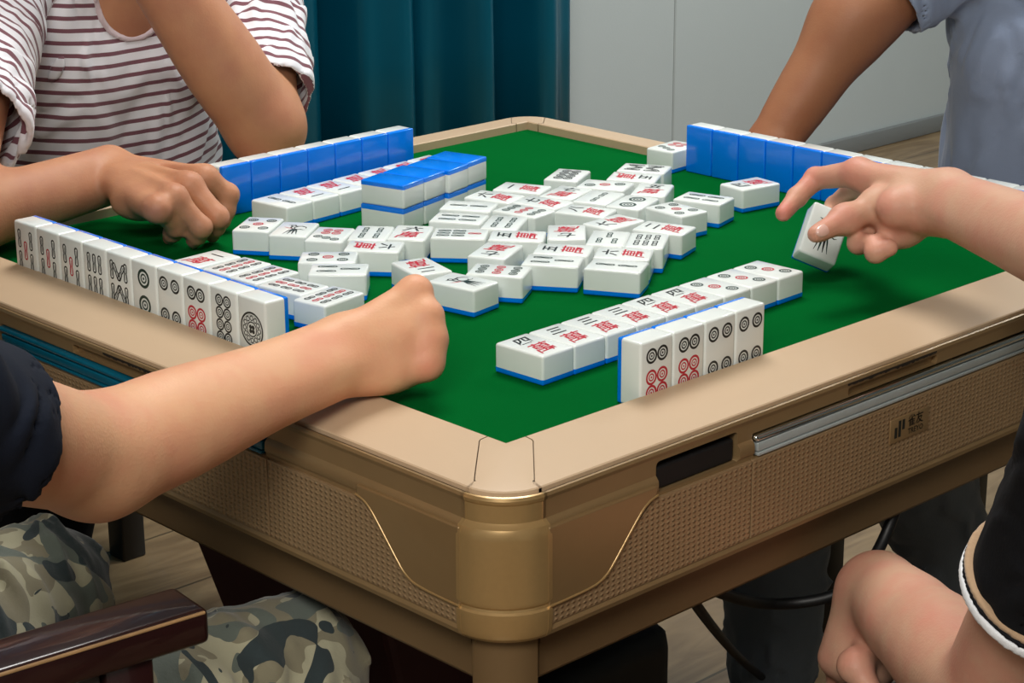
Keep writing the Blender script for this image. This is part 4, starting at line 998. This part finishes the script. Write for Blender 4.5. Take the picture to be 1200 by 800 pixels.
# ================= near right player: reaching hand with a tile, other wrist hanging over the knee =================
def player_right():
    root = empty('person', (-.18, -.98, 0), label='person in black polo with striped cuff reaching over the felt with a tile', cat='person')
    F = Field(); wr = V3(0.1405, -0.4270, 0.1040); el = V3(-0.0093, -0.7216, 0.1150); sh = V3(.030, -.935, .285)
    limb(F, [wr, lerp(wr, el, .35), lerp(wr, el, .7), el], [.0235, .0290, .0375, .0410], .02, .018, wide=[(.002, -.004, .005), (.002, 0, .005), (0, 0, .003), (0, 0, .002)])
    limb(F, [el, sh], [.042, .052], .03, .03)
    K = [V3(0.1467, -0.3211, 0.1120), V3(0.1542, -0.3386, 0.1010), V3(0.1476, -0.3635, 0.0880), V3(0.1425, -0.3829, 0.0740)]
    g = F.group(.012, .018)
    for b_, k_ in zip((wr+V3(0, 0, .008), wr+V3(0, 0, .002), wr-V3(0, 0, .003), wr-V3(0, 0, .010)), K): g.append(cone(b_, k_, .0190, .0130))
    g.append(ell(lerp(wr, V3(0.1116, -0.3729, 0.0920), .62), (.030, .024, .022))); g.append(ell(V3(0.1350, -0.3826, 0.0720), (.026, .022, .021)))
    for k_ in K: g.append(('c', k_, k_+V3(1e-4, 0, 0), .0130, .0130))
    finger(F, [K[0], V3(0.1471, -0.2693, 0.0980), V3(0.1216, -0.2670, 0.0830), V3(0.0960, -0.2712, 0.0720)], [.0136, .0108, .0096, .0082])                 # index, stretched out
    finger(F, [K[1], V3(0.1816, -0.2878, 0.0840), V3(0.1899, -0.2613, 0.0620), V3(0.1701, -0.2644, 0.0520)], [.0115, .0098, .0088, .0076])            # middle, behind the tile
    finger(F, [K[2], V3(0.1241, -0.3491, 0.0660), V3(0.1009, -0.3590, 0.0580), V3(0.0968, -0.3798, 0.0620)], [.0115, .0108, .0100, .0090])         # ring, curled
    finger(F, [K[3], V3(0.1097, -0.3823, 0.0600), V3(0.0914, -0.3862, 0.0560), V3(0.0973, -0.3972, 0.0620)], [.0110, .0102, .0094, .0086])         # little finger, curled
    T = [V3(0.1298, -0.4065, 0.0940), V3(0.1248, -0.3631, 0.0920), V3(0.0892, -0.3506, 0.0820), V3(0.0509, -0.3476, 0.0745)]                                   # thumb on the face
    finger(F, T, [.0200, .0150, .0118, .0092], .010)
    # left arm: upper arm from the sleeve, forearm up to the wrist, hand hanging down
    shL = V3(-0.2996, -0.8781, 0.1050); elL = V3(-0.2313, -0.7472, -0.1550); wl = V3(-0.0814, -0.5320, -0.1850)
    limb(F, [shL, lerp(shL, elL, .5), elL], [.052, .047, .041], .03, .006)
    limb(F, [elL, lerp(elL, wl, .35), lerp(elL, wl, .72), wl], [.0400, .0415, .0330, .0260], .03, .018, wide=[(0, 0, .002), (.002, 0, .004), (.003, .0, .004), (.004, .002, .002)])
    KL = [V3(-0.1142, -0.5161, -0.2450), V3(-0.1211, -0.5360, -0.2420), V3(-0.1216, -0.5527, -0.2390), V3(-0.1130, -0.5605, -0.2360)]
    g = F.group(.018, .022)
    g.append(cone(lerp(wl, elL, .30), wl, .031, .0250))
    for dx, k_ in zip((-.012, -.004, .004, .012), KL): g.append(cone(wl+V3(dx*.7, -dx*.7, -.006), k_, .0215, .0165))
    for k_, dz in zip(KL, (0, -.004, -.004, 0)):
        p1 = k_+V3(.010, .004, -.034+dz); p2 = p1+V3(-.012, -.030, -.010); finger(F, [k_, p1, p2, p2+V3(-.010, -.008, .018)], [.0110, .0098, .0090, .0080])
    finger(F, [wl+V3(-.006, -.022, -.028), V3(-0.1481, -0.5611, -0.2250), V3(-0.1538, -0.5841, -0.2400)], [.0150, .0125, .0100], .008)
    hip = V3(-.18, -1.05, -.26); ch = V3(-.17, -1.005, .10); nk = V3(-.17, -.985, .31); hd = V3(-.15, -.93, .46)
    g = F.group(.05, .04); g += [cone(hip+V3(.06, 0, 0), ch+V3(.06, 0, 0), .115, .11), cone(hip-V3(.06, 0, 0), ch-V3(.06, 0, 0), .115, .11), cone(ch+V3(.09, 0, .08), ch+V3(-.09, 0, .08), .088, .088), cone(nk-V3(0, 0, .05), hd-V3(0, .02, .04), .056, .052), cone(sh, nk-V3(0, 0, .04), .052, .05), cone(shL, nk-V3(0, 0, .04), .052, .05)]
    head(F, hd, (.2, 1, -.3))
    P3, Q = mesh_field(F, .0065, fine=[((.08, -.66, .02), (.34, -.17, .17)), ((-.36, -.92, -.34), (-.04, -.50, -.05))], hf=.0026)
    np_mesh_obj('body', P3, Q, SK4, root, {'flush': flush(P3, [K[0], V3(0.1471, -0.2693, 0.0980), V3(0.0960, -0.2712, 0.0720), V3(0.1153, -0.3424, 0.0520), V3(0.0996, -0.3725, 0.0500)], .016)})
    # thumbnail
    nt_ = unit(T[3]-T[2]); toward = unit(np.array((-1.4572, -1.5115, 0.5821))-T[3]); side_ = unit(np.cross(nt_, toward)); nrm = unit(np.cross(side_, nt_)); nrm = nrm if nrm@toward > 0 else -nrm
    Fn = Field(); g = Fn.group(0, 0); g.append(ell(lerp(T[2], T[3], .92)+nrm*.0062, (.0095, .0062, .0038), np.array([nt_, side_, nrm])))
    P3, Q = mesh_field(Fn, .0012); np_mesh_obj('thumbnail', P3, Q, M_nail, root)
    add_hair(hd, (.2, 1, -.1), M_hair, root); eyes(hd, (.2, 1, -.3), root)
    # black polo
    F = Field(); g = F.group(.035, .02); se = lerp(shL, elL, .52); d1 = unit(elL-shL); seR = lerp(sh, el, .5); d2 = unit(el-sh)
    g += [cone(hip+V3(.055, 0, -.02), ch+V3(.055, 0, 0), .140, .124), cone(hip-V3(.055, 0, .02), ch-V3(.055, 0, 0), .140, .124), cone(ch+V3(.085, 0, .08), ch+V3(-.085, 0, .08), .104, .104), cone(sh, nk-V3(0, 0, .05), .066, .062), cone(shL, nk-V3(0, 0, .05), .066, .062)]
    gA = F.group(.02, .02); gA += [cone(shL, se, .064, .060), cone(sh, seR, .066, .062)]
    F.disp = folds(51, .0040, 50)
    for (p, n) in ((se, d1), (seR, d2)): F.cuts.append(lambda P_, p=p, n=n: np.where(((P_-p)@n > 0) & (np.linalg.norm(P_-p, axis=1) < .11), (P_-p)@n, -1.0))
    F.cuts += [hollow(se-d1*.04, se+d1*.08, .0550, .0550, F.disp), hollow(seR-d2*.04, seR+d2*.08, .056, .056, F.disp), hollow(nk-V3(0, 0, .015), nk+V3(0, .03, .12), .064, .078)]
    P3, Q = mesh_field(F, .0070, fine=[(se-.085, se+.085)], hf=.0032); np_mesh_obj('polo_shirt', P3, Q, cloth('black_pique', (17, 18, 22)), root)
    for nm, (t0, t1), rgb in (('tan_cuff_stripe', (.004, .009), (176, 146, 116)), ('black_cuff_stripe', (.009, .013), (24, 24, 28)), ('white_cuff_stripe', (.013, .022), (240, 242, 246))):
        F = Field(); g = F.group(0, 0); g.append(cone(se-d1*.02, se+d1*.05, .0645, .0645)); F.cuts += [hollow(se-d1*.05, se+d1*.09, .0560, .0560)]
        F.cuts += [plane_cut(se+d1*(t1-.010), d1), plane_cut(se+d1*(t0-.010), -d1)]
        P3, Q = mesh_field(F, .0022); np_mesh_obj(nm, P3, Q, cloth(nm, rgb), root)
    F = Field(); kL = V3(-.16, -.60, -.305); kR = V3(.10, -.58, -.30)
    limb(F, [hip+V3(-.09, 0, -.03), kL], [.11, .072], .04, .03); limb(F, [hip+V3(.09, 0, -.03), kR], [.11, .075], .04, .03)
    limb(F, [kL, kL+V3(-.03, -.06, -.37)], [.068, .052]); limb(F, [kR, kR+V3(0, -.05, -.38)], [.072, .052]); F.disp = folds(61, .006, 45)
    P3, Q = mesh_field(F, .009); np_mesh_obj('trousers', P3, Q, cloth('black_denim', (22, 24, 28)), root)
    for k_ in (kL+V3(-.03, -.06, 0), kR+V3(0, -.05, 0)): shoe('shoe', (k_[0], k_[1]+.12, -.735), (k_[0], k_[1]-.03, -.725), M_rubber, root)
player_right()

# ------------------------------------------------------------------ chairs
def armchair():
    root = empty('armchair', (-1.0, -.12, 0), math.radians(-6.04), 'dark reddish wooden armchair with worn armrest edge under the near left player', 'chair')
    M_wood = mat('mahogany_lacquer', (44, 19, 19), 0.28, coat=.5, var=(14, .35, 4)); M_worn = mat('worn_wood_edge', (178, 140, 96), .6, var=(60, .25, 3))
    for nm, sg in (('armrest', -1), ('armrest', 1)):
        y = -0.119 if sg < 0 else -0.119+.56
        o = box_obj(nm, -.26, 0.3933, y-.027, y+.027, FZ-.10-.030, FZ-.10, M_wood, root, bev=.006, seg=3)
        w = box_obj('worn_edge', -.25, 0.3933-.004, y-.0276, y-.0246, FZ-.10-.0040, FZ-.10-.0016, M_worn, o, bev=.0008)
        box_obj('arm_post', 0.3933-.085, 0.3933-.045, y-.018, y+.018, .40, FZ-.128, M_wood, root, bev=.003)
        box_obj('arm_panel', 0.3933-.125, 0.3933-.087, y-.012, y+.012, .40, FZ-.128, mat('grey_lacquer', (74, 68, 64), .4), root, bev=.002)
        box_obj('front_leg', 0.3933-.085, 0.3933-.045, y-.018, y+.018, .0, .40, M_wood, root, bev=.003)
        box_obj('rear_leg', -.27, -.23, y-.018, y+.018, .0, .98, M_wood, root, bev=.003)
    box_obj('seat', -.25, 0.3933-.05, -0.119+.02, -0.119+.54, .36, .41, M_wood, root, bev=.008)
    box_obj('backrest', -.275, -.245, -0.119+.02, -0.119+.54, .60, .96, M_wood, root, bev=.008)
armchair()
def side_chair(loc, rz, label, hw=.225):
    root = empty('dining_chair', loc, rz, label, 'chair', None)
    box_obj('seat', -.21, .21, -.22, .22, .415, .46, M_leather, root, bev=.015, seg=3)
    for sx in (-1, 1):
        for sy in (-1, 1): box_obj('leg', sx*.18-.021, sx*.18+.021, sy*.19-.021, sy*.19+.021, 0, .42, M_black_wood, root, bev=.003)
    Mb = Matrix.Translation((-.215, 0, .44)) @ Matrix.Rotation(-.14, 4, 'Y')
    box_obj('backrest', -.018, .018, -hw, hw, .02, .56, M_leather, root, bev=.012, seg=3, M=Mb)
side_chair((.95, -.02, 0), PI, 'black leather chair behind the person in the blue-grey T-shirt', .30)
side_chair((.014, .93, 0), -PI/2, 'black chair behind the table under the person in the striped shirt')
side_chair((-.18, -1.08, 0), PI/2, 'black chair under the person in the black polo')

# ------------------------------------------------------------------ cables under the table
tag(tube('power_cable', [(-0.2380, -0.4544, 0.5920), (-0.2191, -0.4500, 0.5700), (0.1558, -0.1644, 0.3100), (0.4359, 0.0255, 0.1100), (0.5630, 0.0532, 0.0100)], .0050, M_rubber), 'black power cable slanting down from under the table to the floor', 'cable')
tag(tube('power_cable', [(-0.2122, -0.4510, 0.5920), (-0.1602, -0.4345, 0.5600), (-0.0886, -0.4077, 0.5200), (-0.0507, -0.4371, 0.5200), (-0.0286, -0.4775, 0.5400), (0.0338, -0.4581, 0.5700), (0.0355, -0.4664, 0.6020)], .0055, M_rubber), 'black cable running sideways in a shallow sag below the right apron', 'cable')
